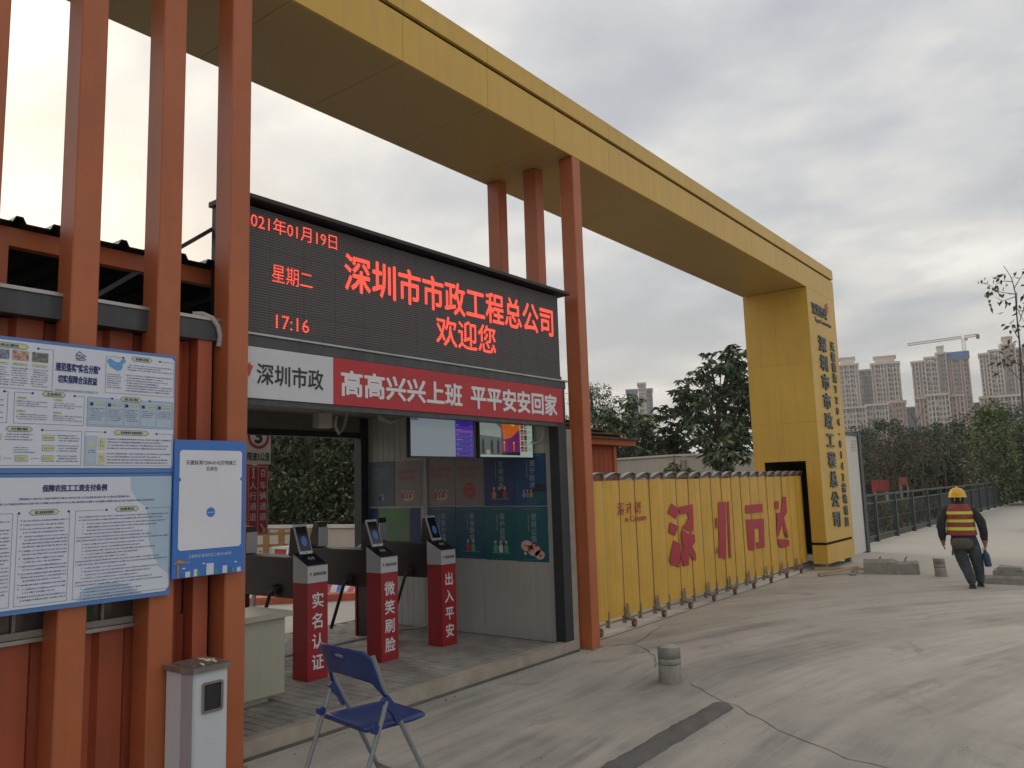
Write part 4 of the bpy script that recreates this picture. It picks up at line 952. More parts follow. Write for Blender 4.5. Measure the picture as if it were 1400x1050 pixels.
poster(yy[3], yy[4]-.002, 1.636, 2.25, 'poster_pale', 'pale poster with red heading and small family, right of the grey conduit', pale(art_family, ('建设文明和谐', '健康生活每一天')))
poster(yy[0], yy[1], .985, 1.62, 'poster_teal', 'teal poster titled 使用公筷 with plates of food', pv_('使用公筷', art_food))
poster(yy[1], yy[2], .99, 1.623, 'poster_teal', 'teal poster titled 保护自然 with small green trees', pv_('保护自然', art_people('print_green', 'sign_white', 'print_green')))
poster(yy[2], yy[3], .995, 1.626, 'poster_teal2', 'teal poster with a red and a green walking figure at its foot', pv_('拒食野味', art_people('print_red', 'print_green')))
poster(yy[3], yy[4]-.002, 1.0, 1.63, 'poster_teal2', 'darker teal poster behind the rightmost turnstile tablet', pv_('垃圾分类', art_people('print_red', 'print_soft')))
poster(7.33, 7.83, 1.64, 2.24, 'poster_pale', 'pale poster with red heading and red figures left of the conduit', pale(art_family, ('全国文明城市', '共建美好家园')))
def greysheet(pr, u0, u1, v0, v1, F_): lines(pr, u0+.08, u1-.1, v1-.25, v1-.08, 6, F_, 'print_soft', .02, .4, .3, .001); people(pr, (u0+u1)/2, v0+.08, .07, F_, ['text_black', 'print_soft'], random.Random(1))
poster(7.84, 8.34, 1.64, 2.25, 'poster_grey', 'grey-blue poster at the far back end of the poster wall', greysheet)
def green(pr, u0, u1, v0, v1, F_):
    rect(pr, u0+.05, u1-.06, v1-.11, v1-.05, F_, 'poster_green2', .001); lines(pr, u0+.10, u1-.12, v1-.092, v1-.068, 1, F_, 'poster_green', .02, .7, 0, .0015)
    for i in range(5): lines(pr, u0+.06, u1-.1, v1-.22-.09*i, v1-.17-.09*i, 2, F_, 'poster_green2', .016, .4, .5, .001)
    disc(pr, u0+.07, v1-.08, .015, F_, 'print_green', .0015, 10)
poster(7.56, 8.16, 1.05, 1.62, 'poster_green', 'light green notice low at the back of the poster wall', green)
MB_ = MB(); MB_.box(7.544, 7.5485, 8.17, 8.34, 1.05, 1.62, 'poster_navy'); tag(MB_.build('poster'), 'narrow navy sheet on the far side of the light green notice', 'poster')
MB_ = MB(); MB_.box(7.544, 7.5485, 7.37, 7.55, 1.05, 1.62, 'poster_navy'); tag(MB_.build('poster'), 'narrow navy sheet between the conduit and the light green notice', 'poster')
# cable loop at right top, flexible hoses, boxes
def arc(c, r, a0, a1, n, X): return [(X, c[0]+r*math.cos(R(a0+(a1-a0)*i/n)), c[1]+r*math.sin(R(a0+(a1-a0)*i/n))) for i in range(n+1)]
c = MB(); c.tube([(7.50, 5.58, 2.83)]+arc((5.45, 2.47), .12, 0, -180, 12, 7.50)+[(7.50, 5.33, 2.83)], .017, 'cream_plastic', 10); tag(c.build('cable_hose'), 'cream hose loop hanging beside the thermal camera monitor', 'hose')
c = MB(); c.tube([(5.66, 5.75, 2.86), (5.66, 5.75, 2.66), (5.64, 5.78, 2.57), (5.58, 5.84, 2.54), (5.50, 5.9, 2.58), (5.48, 5.92, 2.70)], .028, 'cream_plastic', 10); tag(c.build('cable_hose'), 'thick cream pipe elbow hanging left of the grey monitor', 'hose')
c = MB(); c.tube([(5.30, 6.3, 2.86), (5.36, 6.3, 2.78), (5.40, 6.3, 2.62), (5.36, 6.3, 2.50), (5.30, 6.3, 2.44), (5.25, 6.3, 2.52), (5.27, 6.3, 2.62)], .016, 'pipe_grey', 8); tag(c.build('cable_hose'), 'thin grey hose curl under the ceiling left of the pipe elbow', 'hose')
jb = thing('junction_box', 'small beige junction box hanging under the portal ceiling', 'junction box', (4.85, 6.0, 2.4))
MB().bbox(4.77, 4.93, 5.95, 6.05, 2.46, 2.60, 'cream_plastic', .006).build('box', jb)
c = MB(); c.tube([(4.85, 6.0, 2.60), (4.85, 6.0, 2.68), (4.89, 6.0, 2.74), (4.98, 6.0, 2.76), (5.3, 6.0, 2.76)], .014, 'cream_plastic', 8); c.build('conduit', jb)
cc = thing('dome_camera', 'small black dome camera under the portal ceiling by the orange post', 'camera', (3.9, 5.6, 2.8))
c = MB(); c.lathe([(.0, -.085), (.035, -.078), (.055, -.05), (.06, -.02), (.07, 0), (.07, .03)], (4.05, 5.7, 2.72), 'led_housing', 16); c.build('dome', cc)
MB().box(4.02, 4.08, 5.67, 5.73, 2.75, 2.862, 'rail_grey').build('mount', cc)
# ceiling light batten rail
c = MB(); c.bar((3.4, 6.3, 2.80), (7.5, 6.3, 2.80), .06, .05, 'cream_plastic'); tag(c.build('cable_tray'), 'slim pale cable tray fixed under the portal ceiling', 'cable tray')

# ------------------------------------------------------------------ cigarette bin
bi = thing('litter_bin', 'tall white metal ash bin with square black opening and stubs on top', 'bin', (2.9, 4.75, 0))
bx = MB(); pts = [(2.785, 4.80), (2.81, 4.72), (2.825, 4.70), (3.035, 4.70), (3.05, 4.72), (3.05, 4.98), (2.785, 4.98)]
bx.prism(pts, 0.02, .765, 'bin_white'); bx.build('body', bi)
sd = MB(); sd.prism([(2.778, 4.795), (2.803, 4.714), (2.808, 4.717), (2.784, 4.80)], .03, .76, 'bin_lilac'); sd.build('side_trim', bi)
ld = MB(); ld.prism([(2.765, 4.79), (2.80, 4.69), (2.815, 4.678), (3.05, 4.678), (3.065, 4.69), (3.065, 4.995), (2.765, 4.995)], .767, .800, 'bin_steel'); lo = ld.build('ash_tray', bi)
MB().box(2.81, 3.035, 4.71, 4.97, .800, .803, 'ash').build('ash', lo)
for i in range(7):
    a = random.uniform(0, 3.14); p = Vector((random.uniform(2.84, 3.01), random.uniform(4.72, 4.88), .811)); d = Vector((math.cos(a), math.sin(a), .15))*.022
    c = MB(); c.tube([p-d, p], .0065, 'cigarette_paper', 6); c.tube([p, p+d*.7], .0068, 'cigarette', 6); c.build('cigarette_end', lo)
op = MB(); fb = frame_xz(4.70)
def rrect(u0, u1, v0, v1, r, n=4):
    P = []
    for cx_, cy_, a0 in ((u1-r, v1-r, 0), (u0+r, v1-r, 90), (u0+r, v0+r, 180), (u1-r, v0+r, 270)):
        P += [(cx_+r*math.cos(R(a0+90*i/n)), cy_+r*math.sin(R(a0+90*i/n))) for i in range(n+1)]
    return P
A_ = rrect(2.86, 3.005, .515, .70, .018); B_ = rrect(2.872, 2.993, .528, .687, .012); n = len(A_)
vs = [fb(a, b, .012) for a, b in A_]+[fb(a, b, .012) for a, b in B_]+[fb(a, b, 0) for a, b in A_]+[fb(a, b, -.02) for a, b in B_]
fs = [(i, (i+1) % n, n+(i+1) % n, n+i) for i in range(n)]+[(i, 2*n+i, 2*n+(i+1) % n, (i+1) % n) for i in range(n)]
op.add(vs, fs, 'bin_steel'); of = op.build('opening_frame', bi)
op = MB(); poly(op, B_, fb, 'text_black', .002); rect(op, 2.91, 2.914, .53, .685, fb, 'rail_grey', .004); op.build('opening', of)

# ------------------------------------------------------------------ folding chair (faces +X, back to the left)
ch = thing('folding_chair', 'blue plastic folding chair with grey tube legs in front of the portal', 'chair', (3.45, 3.775, 0), rz=R(-9))
ch.scale = (1.17, 1.17, 1.17)
def seat_mesh():
    n = 14; mm = 12; vs = []; fs = []
    def outline(u): return .215*(1-.10*abs(2*u-1)**3)          # half depth vs across
    for lvl in (0, 1):
        for i in range(n+1):
            for j in range(mm+1):
                x = (-.215+.43*i/n)*.86; wv = .212*(1-.22*max(0, (x-.05)/.165)**2-.18*max(0, (-x-.10)/.115)**2); y = -wv+2*wv*j/mm
                dish = -.016*math.exp(-((x/.14)**2+(y/.14)**2)*1.0)-.010*max(0, (x-.15)/.065)**2
                edge = max(abs(x)/.215, abs(y)/wv)
                z = .448+dish-.010*max(0, edge-.85)/.15 if lvl == 0 else .418+.004*edge
                vs.append((x, y, z))
    S = (n+1)*(mm+1); idx = lambda l, i, j: l*S+i*(mm+1)+j
    for i in range(n):
        for j in range(mm):
            fs.append((idx(0, i, j), idx(0, i+1, j), idx(0, i+1, j+1), idx(0, i, j+1))); fs.append((idx(1, i, j), idx(1, i, j+1), idx(1, i+1, j+1), idx(1, i+1, j)))
    for i in range(n): fs.append((idx(0, i, 0), idx(1, i, 0), idx(1, i+1, 0), idx(0, i+1, 0))); fs.append((idx(0, i, mm), idx(0, i+1, mm), idx(1, i+1, mm), idx(1, i, mm)))
    for j in range(mm): fs.append((idx(0, 0, j), idx(0, 0, j+1), idx(1, 0, j+1), idx(1, 0, j))); fs.append((idx(0, n, j), idx(1, n, j), idx(1, n, j+1), idx(0, n, j+1)))
    mb = MB(); mb.add(vs, fs, 'blue_plastic', True); return mb
seat_mesh().build('seat', ch, False)
def back_mesh():
    n = 20; mm = 8; vs = []; fs = []; hole = set()
    for lvl in (0, 1):
        for i in range(n+1):
            u = i/n*2-1; y = u*.248
            for j in range(mm+1):
                v = j/mm; z0 = .635+.030*(1-u*u)-.055*max(0, abs(u)-.8)/.2; z1 = .800+.012*(1-u*u)-.03*max(0, abs(u)-.82)/.18
                z = z0+(z1-z0)*v; xx = -.110-(z-.62)*.36-.045*(1-u*u)+(.0 if lvl == 0 else -.014)
                vs.append((xx, y, z))
    S = (n+1)*(mm+1); idx = lambda l, i, j: l*S+i*(mm+1)+j
    for i in range(n):
        for j in range(mm):
            if 8 <= i <= 11 and j == 5: hole.add((i, j)); continue
            fs.append((idx(0, i, j), idx(0, i+1, j), idx(0, i+1, j+1), idx(0, i, j+1))); fs.append((idx(1, i, j), idx(1, i, j+1), idx(1, i+1, j+1), idx(1, i+1, j)))
    for i in range(n): fs.append((idx(0, i, 0), idx(1, i, 0), idx(1, i+1, 0), idx(0, i+1, 0))); fs.append((idx(0, i, mm), idx(0, i+1, mm), idx(1, i+1, mm), idx(1, i, mm)))
    for j in range(mm): fs.append((idx(0, 0, j), idx(0, 0, j+1), idx(1, 0, j+1), idx(1, 0, j))); fs.append((idx(0, n, j), idx(1, n, j), idx(1, n, j+1), idx(0, n, j+1)))
    for a, b in (((8, 5), (12, 5)), ((8, 6), (12, 6))):
        for i in range(8, 12): fs.append((idx(0, i, a[1]), idx(0, i+1, a[1]), idx(1, i+1, a[1]), idx(1, i, a[1])))
    for i in (8, 12): fs.append((idx(0, i, 5), idx(0, i, 6), idx(1, i, 6), idx(1, i, 5)))
    mb = MB(); mb.add(vs, fs, 'blue_plastic', True); return mb
back_mesh().build('backrest', ch, False)
for s in (-1, 1):
    y = s*.243
    MB().tube([(-.172, y, .785), (-.118, y, .64), (-.01, y, .44), (.21, y, .02)], .0125, 'tube_grey', 10).build('leg', ch, False)
    MB().tube([(-.105, y*1.06, .565), (-.125, y*1.06, .50), (-.31, y*1.06, .02)], .0125, 'tube_grey', 10).build('leg', ch, False)
    j = MB(); j.bar((-.115, y*1.03, .58), (-.065, y*1.03, .52), .03, .042, 'blue_plastic'); j.bar((-.065, y*1.03, .52), (-.03, y*1.03, .455), .026, .03, 'blue_plastic'); j.build('hinge', ch, False)
    j = MB(); j.tube([(-.17, y*.98, .445), (-.17, y*1.10, .445)], .022, 'blue_plastic', 10); j.build('hinge', ch, False)
    for x in (.213, -.313): MB().tube([(x, y*(1 if x > 0 else 1.06), .0), (x, y*(1 if x > 0 else 1.06), .035)], .017, 'text_black', 8).build('rubber_foot', ch, False)
MB().tube([(.168, -.243, .10), (.168, .243, .10)], .010, 'tube_grey', 8).build('crossbar', ch, False)
MB().tube([(-.28, -.255, .10), (-.28, .255, .10)], .010, 'tube_grey', 8).build('crossbar', ch, False)

# ------------------------------------------------------------------ concrete stubs, blocks, timber
def stub(x, y, r, h, label, tilt=(0, 0)):
    t = thing('concrete_stub', label, 'concrete stub', (x, y, 0), group='round concrete stubs'); mb = MB()
    def lean(mb_):
        mb_.v = [(a+(c_)*tilt[0], b_+(c_)*tilt[1], c_) for a, b_, c_ in mb_.v]; return mb_
    n = 28; rr = [(r*1.02, -.005), (r*1.0, .05), (r*.985, h*.51), (r*.95, h*.515), (r*.95, h*.53), (r*.985, h*.535), (r*.98, h*.69), (r*.945, h*.695), (r*.945, h*.71), (r*.98, h*.715), (r*.985, h-.02), (r*.96, h)]
    mb.lathe(rr, (0, 0, 0), 'concrete', n)
    mb.v = [(a*(1+.012*math.sin(5*math.atan2(b_, a)+c_*9)), b_*(1+.012*math.cos(4*math.atan2(b_, a)+c_*7)), c_) for a, b_, c_ in mb.v]
    lean(mb).build('shaft', t, False); cp = MB(); cp.lathe([(r*.955, h), (r*.94, h+.004), (.0, h+.004)], (0, 0, 0), 'concrete_top', n); lean(cp).build('top', t, False)
    for zz in (.522, .702): c = MB(); c.lathe([(r*.952, h*zz-.006), (r*.958, h*zz), (r*.952, h*zz+.006)], (0, 0, 0), 'crack', n); lean(c).build('groove', t, False)
stub(6.97, 3.60, .108, .325, 'round grey concrete stub with two dark grooves, standing nearest on the driveway', (.0, 0))
stub(16.45, 2.93, .10, .32, 'smaller looking round concrete stub between broken block and walking worker', (-.02, .06))
def rough(mb, a=.012):
    r = random.Random(3); cache = {}
    out = []
    for v in mb.v:
        k = tuple(round(q, 4) for q in v)
        if k not in cache: cache[k] = tuple(q+(r.gauss(0, a) if v[2] > .01 else 0) for q in v)
        out.append(cache[k])
    mb.v = out; return mb
kb = thing('concrete_block', 'long broken concrete kerb block lying by the yellow pillar', 'concrete block', (16.6, 3.8, 0), rz=R(-76))
b = MB(); L_ = .47; secs = 12
pr_ = [(-.17, -.005), (-.17, .22), (-.11, .265), (.12, .265), (.17, .22), (.17, -.005)]
vs = []; fs = []
for i in range(secs+1):
    x = -L_+2*L_*i/secs
    for a, z in pr_: vs.append((x+random.gauss(0, .01), a+random.gauss(0, .008), z*(1 if i < 8 else .85 if i < 11 else .9)+(random.gauss(0, .008) if z > .01 else 0)))
for i in range(secs):
    for j in range(5): q = i*6+j; fs.append((q, q+6, q+7, q+1))
fs += [tuple(range(6)), tuple(range(secs*6+5, secs*6-1, -1))]
b.add(vs, fs, 'concrete'); b.build('block', kb, False)
for x in (-.2, .25): c = MB(); c.tube([(x, .0, .2), (x, 0, .27), (x+.03, 0, .31), (x+.02, .03, .29)], .012, 'rail_grey', 6); c.build('rebar', kb, False)
for (x, y, rz, l, lab) in ((16.05, 4.62, R(-30), .95, 'pale timber batten leaning on the end of the broken kerb block'), (16.9, 4.75, R(-75), 1.1, 'second flat timber batten lying behind the broken kerb block')):
    tb = MB(); tb.bar((-l/2, 0, .03), (l/2, 0, .11 if l < 1 else .03), .07, .05, 'wood'); o = tb.build('timber_batten'); o.location = (x, y, 0); o.rotation_euler = (0, 0, rz); tag(o, lab, 'timber')
tb = MB(); tb.bar((0, 0, .02), (.5, .1, .02), .12, .03, 'concrete'); o = tb.build('rubble_piece'); o.location = (16.0, 4.35, 0); tag(o, 'small flat piece of rubble beside the timber battens', 'rubble')
br_ = thing('broken_slab', 'pile of broken grey concrete slabs at the right beyond the worker', 'rubble', (16.0, 1.9, 0))
for x0, x1, y0, y1, z0, z1 in ((15.62, 15.95, 1.35, 2.18, 0, .13), (15.68, 15.93, 1.45, 2.02, .132, .22), (15.70, 15.90, 1.60, 1.95, .222, .28), (15.9, 16.1, 1.2, 1.52, 0, .12)):
    b = MB(); b.bbox(x0, x1, y0, y1, z0, z1, 'concrete', .02); rough(b, .012).build('slab_piece', br_)
rk = MB(); rk.lathe([(.0, -.05), (.35, .0), (.52, .25), (.50, .55), (.30, .78), (.0, .84)], (0, 0, 0), 'rock', 14)
rk.v = [(a*(1+.08*math.sin(3*b_+c_*5)), b_*(1+.07*math.cos(4*a+c_*4)), c_) for a, b_, c_ in rk.v]; o = rk.build('boulder'); o.location = (29.8, 2.28, 0); o.scale = (1, 1, .9); tag(o, 'dark grey rounded boulder at the right edge on the pale lane', 'boulder')

# ------------------------------------------------------------------ retractable gate
gt = thing('retractable_gate', 'yellow folding panel gate on wheels drawn across the entrance with red characters', 'gate', (12.5, 5.45, 0))
YG = 5.42
x0 = 8.08; xe = []; x = x0
while x < 16.9: xe.append(x); x += .42 if x < 11.8 else .415
P0 = .15; bl = None
def gpanel(w_):
    b = MB(); f = .18; pts = [(0.004, .012), (f*.5, -.004), (f, -.014), (f+.012, -.004), (f+.03, -.012), (w_*.75, -.004), (w_-.006, .012), (w_-.006, .030), (.004, .030)]
    b.prism(pts, P0, 1.895, 'gate_yellow'); return b
b = gpanel(.42); o0 = b.build('panel'); dm = o0.data; bpy.data.objects.remove(o0)
lo = rootloc(gt)
posts = MB()
for i, x in enumerate(xe[:-1]):
    o = bpy.data.objects.new('panel', dm); COL.objects.link(o); o.parent = gt; o.location = (x-lo[0], YG-lo[1]+random.gauss(0, .003), random.gauss(0, .003)); o.scale = ((xe[i+1]-x)/.42, 1, 1); o.rotation_euler = (0, 0, random.gauss(0, .01))
    fm = MB(); fm.box(x-.014, x+.012, YG-.006, YG+.045, .045, P0+.1, 'gate_frame'); fm.box(x-.004, x+.003, YG+.004, YG+.012, P0+.1, 1.90, 'gate_frame'); fm.box(x-.022, x+.022, YG-.02, YG+.03, 1.897, 1.985, 'gate_frame')
    fo = fm.build('frame', gt)
    ar = MB(); n = 8; pt = []
    for k in range(n+1):
        s_ = k/n; pt.append((x+(xe[i+1]-x)*s_+.02*0, 1.925+.078*math.sin(math.pi/2*min(1, 1.3*s_))-.03*max(0, s_-.8)/.2))
    ar.prism([(a, z) for a, z in pt]+[(a, z-.008) for a, z in reversed(pt)], YG-.035, YG+.03, 'gate_frame', 'y')
    ar.prism([(a, z-.010) for a, z in pt]+[(a, max(1.90, z-.075)) for a, z in reversed(pt)], YG+.0, YG+.02, 'gate_brown', 'y'); ar.build('scissor_arm', gt)
    bs = MB(); bs.bar((x, YG+.02, .10), (xe[i+1], YG+.02, .10), .03, .02, 'gate_frame'); bs.build('bottom_link', gt)
    if i % 2 == 1:
        wb = MB(); wb.prism([(x-.025, .30), (x+.01, .30), (x+.03, .17), (x+.055, .12), (x+.055, .085), (x-.025, .085)], YG-.05, YG-.035, 'gate_frame', 'y'); wb.prism([(x-.025, .12), (x+.055, .12), (x+.055, .085), (x-.025, .085)], YG-.10, YG-.035, 'gate_frame', 'y'); wo = wb.build('wheel_bracket', gt)
        wh = MB(); wh.tube([(x+.04, YG-.115, .052), (x+.04, YG-.085, .052)], .05, 'wheel_rubber', 16); wh.tube([(x+.04, YG-.12, .052), (x+.04, YG-.08, .052)], .022, 'gate_frame', 10); wh.build('wheel', wo)
F = frame_xz(YG-.016)
def gchar(ch, u0, u1, clip):
    t = MB(); text_box(t, ch, u0, u1, .53, 1.53, F, 'gate_red', .036, .004, 2, clip); t.build('lettering', gt)
GC = [[[(10.784, 1.542), (11.043, 1.446), (10.908, 1.308), (10.666, 1.405)], [(11.035, 1.481), (11.512, 1.505), (11.509, 1.382), (11.059, 1.364)], [(11.302, 1.379), (11.509, 1.379), (11.491, 1.1), (11.365, 1.09), (11.099, 1.165), (11.36, 1.306)], [(10.712, 1.272), (10.997, 1.194), (10.838, 1.06), (10.663, 1.128)], [(10.781, 1.008), (11.029, 0.933), (10.934, 0.599), (10.687, 0.665), (10.646, 0.738)], [(11.097, 1.153), (11.261, 1.076), (11.517, 1.039), (11.516, 0.926), (11.405, 0.876), (11.526, 0.748), (11.496, 0.639), (11.287, 0.768), (11.251, 0.597), (11.065, 0.609), (11.064, 0.701), (10.994, 0.664), (11.023, 0.79), (11.1, 0.87), (11.066, 1.016)]],
[[(12.338, 1.258), (12.392, 1.256), (12.38, 1.083), (12.326, 1.087)], [(12.462, 1.503), (12.782, 1.499), (12.646, 0.566), (12.378, 0.621)], [(12.831, 1.497), (12.922, 1.501), (12.859, 0.573), (12.777, 0.573)], [(12.310, 0.775), (12.360, 0.77), (12.360, 0.684), (12.312, 0.688)]],
[[(13.625, 1.41), (14.445, 1.405), (14.435, 1.252), (13.617, 1.261)], [(13.617, 1.163), (14.462, 1.138), (14.399, 0.62), (14.035, 0.631), (14.019, 0.746), (14.171, 0.742), (14.196, 0.976), (13.97, 0.983), (13.918, 0.61), (13.629, 0.633)]],
[[(15.062, 1.431), (15.297, 1.431), (15.287, 1.282), (15.062, 1.277)], [(15.563, 1.498), (15.732, 1.501), (15.719, 1.189), (15.522, 1.104), (15.709, 0.736), (15.679, 0.701), (15.462, 0.827), (15.435, 1.007), (15.158, 0.773), (15.06, 0.761), (15.143, 1.207), (15.348, 1.213), (15.414, 1.315)], [(15.075, 0.735), (15.739, 0.660), (15.69, 0.55), (15.27, 0.545), (15.117, 0.63)]]]
for cpolys in GC:                                   # each stencilled character, broken up by the folded panels
    t = MB()
    for q in cpolys: poly(t, q, F, 'gate_red', .004)
    t.build('character', gt)
t = MB(); text_box(t, '深市政', 9.22, 9.93, 1.435, 1.605, F, 'gate_red', .012, .004, 2, [(9.2, 9.39), (9.43, 9.60), (9.68, 9.78), (9.79, 9.86)]); text_box(t, 'n Constn', 9.43, 10.0, 1.34, 1.42, F, 'gate_red', .0, .004); t.build('lettering', gt)

# white panel and dark post behind the pillar
wp = thing('site_hoarding', 'white hoarding panel with dark steel frame right behind the yellow pillar', 'hoarding', (20.3, 5.5, 0))
MB().box(18.9, 20.92, 5.32, 5.38, .03, 2.84, 'white_panel').build('panel', wp)
MB().box(20.92, 21.08, 5.28, 5.44, -.01, 2.95, 'fence_green').build('post', wp)
MB().box(18.9, 20.92, 5.29, 5.42, 2.842, 2.92, 'fence_green').build('top_rail', wp)
MB().box(21.12, 21.24, 5.30, 5.42, -.01, 2.90, 'fence_green').build('post', wp)
pr = MB(); lines(pr, 20.3, 20.85, 2.45, 2.75, 4, frame_xz(5.318), 'print_pink', .06, .7, .2); pr.build('print', wp)

# ------------------------------------------------------------------ fence along the lane
fe = thing('railing', 'long dark green steel railing with mesh running along the right lane', 'fence', (24, 5.9, 0))
fpts = [(22.1+2.4*i, 5.92-.010*i, 0) for i in range(27)]
for i, (x, y, z) in enumerate(fpts):
    MB().box(x-.06, x+.06, y-.06, y+.06, -.02, 1.30, 'fence_green').build('post', fe)
    if i < len(fpts)-1:
        X, Y, _ = fpts[i+1]
        for zz, hh in ((1.31, .06), (1.08, .04), (.16, .05)):
            b = MB(); b.bar((x+.05 if zz < 1.3 else x, y, zz), (X-.05 if zz < 1.3 else X, Y, zz), .05, hh, 'fence_green'); b.build('rail', fe)
        b = MB()
        if i < 14:
            n_ = 10
            for k in range(1, n_): t_ = k/n_; b.bar((x+(X-x)*t_, y+(Y-y)*t_, .185), (x+(X-x)*t_, y+(Y-y)*t_, 1.06), .011, .011, 'fence_green')
            if i < 6: b.bar((x+.05, y, .62), (X-.05, Y, .62), .012, .012, 'fence_green')
        if i >= 5: b.box(x+.06, X-.06, Y+.0, Y+.012, .19, 1.055, 'mesh_dark')
        o = b.build('bars', fe); o['kind'] = 'stuff'

# ------------------------------------------------------------------ wall, hut, trees
def wall_run(pts, h, th, label):
    t = thing('boundary_wall', label, 'wall', pts[0][:]+(0,) if len(pts[0]) == 2 else pts[0])
    for a, b2 in zip(pts[:-1], pts[1:]):
        b = MB(); b.bar((a[0], a[1], h/2-.01), (b2[0], b2[1], h/2-.01), th, h, 'wall_cream'); b.build('wall_section', t)
        b = MB(); b.bar((a[0], a[1], h+.05), (b2[0], b2[1], h+.05), th+.12, .08, 'wall_cap'); b.build('coping', t)
p1, p2, p3 = gpos(800, 36), gpos(925, 31.5), gpos(1100, 30.5)
wall_run([(p1.x, p1.y), (p2.x, p2.y), (p3.x, p3.y)], 2.85, .24, 'cream rendered boundary wall with pale coping behind the yellow gate')
q1, q2 = gpos(250, 24), gpos(640, 19)
wall_run([(q1.x, q1.y), (q2.x, q2.y)], .92, .25, 'low whitish wall seen through the portal below dark shrubs')
hu = thing('site_hut', 'small red-orange site hut with tiled eaves behind the right orange post', 'hut', (14.2, 10.2, 0))
MB().box(12.4, 15.15, 8.95, 11, 0, 2.66, 'hut_red').build('wall', hu)
for k in range(14):
    MB().box(12.42+.195*k, 12.42+.195*k+.185, 8.925, 8.948, .02, 2.62, 'hut_red').build('cladding_panel', hu)
MB().box(15.15, 15.27, 8.90, 11.02, 0, 2.66, 'orange_paint').build('corner_post', hu)
MB().box(12.2, 15.62, 8.6, 8.70, 2.67, 2.78, 'orange_paint').build('eaves_board', hu)
MB().box(15.52, 15.62, 8.702, 11.3, 2.67, 2.78, 'orange_paint').build('eaves_board', hu)
b = MB(); b.add([(12.2, 8.6, 2.782), (15.62, 8.6, 2.782), (15.62, 11.3, 2.782), (12.2, 11.3, 2.782), (12.2, 9.9, 3.35), (14.3, 9.9, 3.35)], [(0, 1, 5, 4), (1, 2, 5), (2, 3, 4, 5), (3, 0, 4), (3, 2, 1, 0)], 'roof_tile'); ro = b.build('roof', hu)
for k in range(5):
    f_ = k/5; b = MB(); y = 8.58+1.3*f_; z = 2.795+.568*f_*1.0; x1 = 15.64-1.32*f_; b.bar((12.2, y, z), (x1, y, z), .26, .018, 'roof_tile'); b.build('tile_course', ro)

class Fol:
    def __init__(s): s.v = []; s.f = []; s.m = []
    def leaves(s, C, L, W, mats, dirs=None, droop=.5):
        n = len(C); d = rng.normal(size=(n, 3)); 
        if dirs is not None: d = d*.55+dirs
        d[:, 2] -= droop; d /= np.linalg.norm(d, axis=1)[:, None]
        s_ = np.cross(d, rng.normal(size=(n, 3))); s_ /= np.linalg.norm(s_, axis=1)[:, None]+1e-9
        nn = np.cross(d, s_); Ls = L*rng.uniform(.6, 1.2, (n, 1)); Ws = W*rng.uniform(.7, 1.2, (n, 1))
        a = C; b = C+d*Ls*.45+s_*Ws/2+nn*Ws*.12; c = C+d*Ls-np.array([0, 0, 1])*Ls*.12; e = C+d*Ls*.45-s_*Ws/2+nn*Ws*.12
        o = sum(len(x) for x in s.v); V = np.stack([a, b, c, e], 1).reshape(-1, 3); s.v.append(V)
        I = o+np.arange(n)[:, None]*4; s.f.append(np.concatenate([I+np.array([[0, 1, 2]]), I+np.array([[0, 2, 3]])], 1).reshape(-1, 3))
        s.m.append(np.repeat(rng.choice(len(mats), n, p=[1/len(mats)]*len(mats)) if not isinstance(mats, tuple) else rng.choice(len(mats[0]), n, p=mats[1]), 2))
    def build(s, name, mats, parent):
        V = np.concatenate(s.v); Fc = np.concatenate(s.f); me = bpy.data.meshes.new(name)
        l = rootloc(parent) if parent else (0, 0, 0); V = V-np.array(l)
        me.vertices.add(len(V)); me.vertices.foreach_set('co', V.astype(np.float32).ravel())
        me.loops.add(Fc.size); me.loops.foreach_set('vertex_index', Fc.astype(np.int32).ravel())
        me.polygons.add(len(Fc)); me.polygons.foreach_set('loop_start', np.arange(0, Fc.size, 3, dtype=np.int32))
        for k in mats: me.materials.append(M_[k])
        me.polygons.foreach_set('material_index', np.concatenate(s.m).astype(np.int32)); me.update(calc_edges=True)
        o = bpy.data.objects.new(name, me); COL.objects.link(o); o.parent = parent; return o
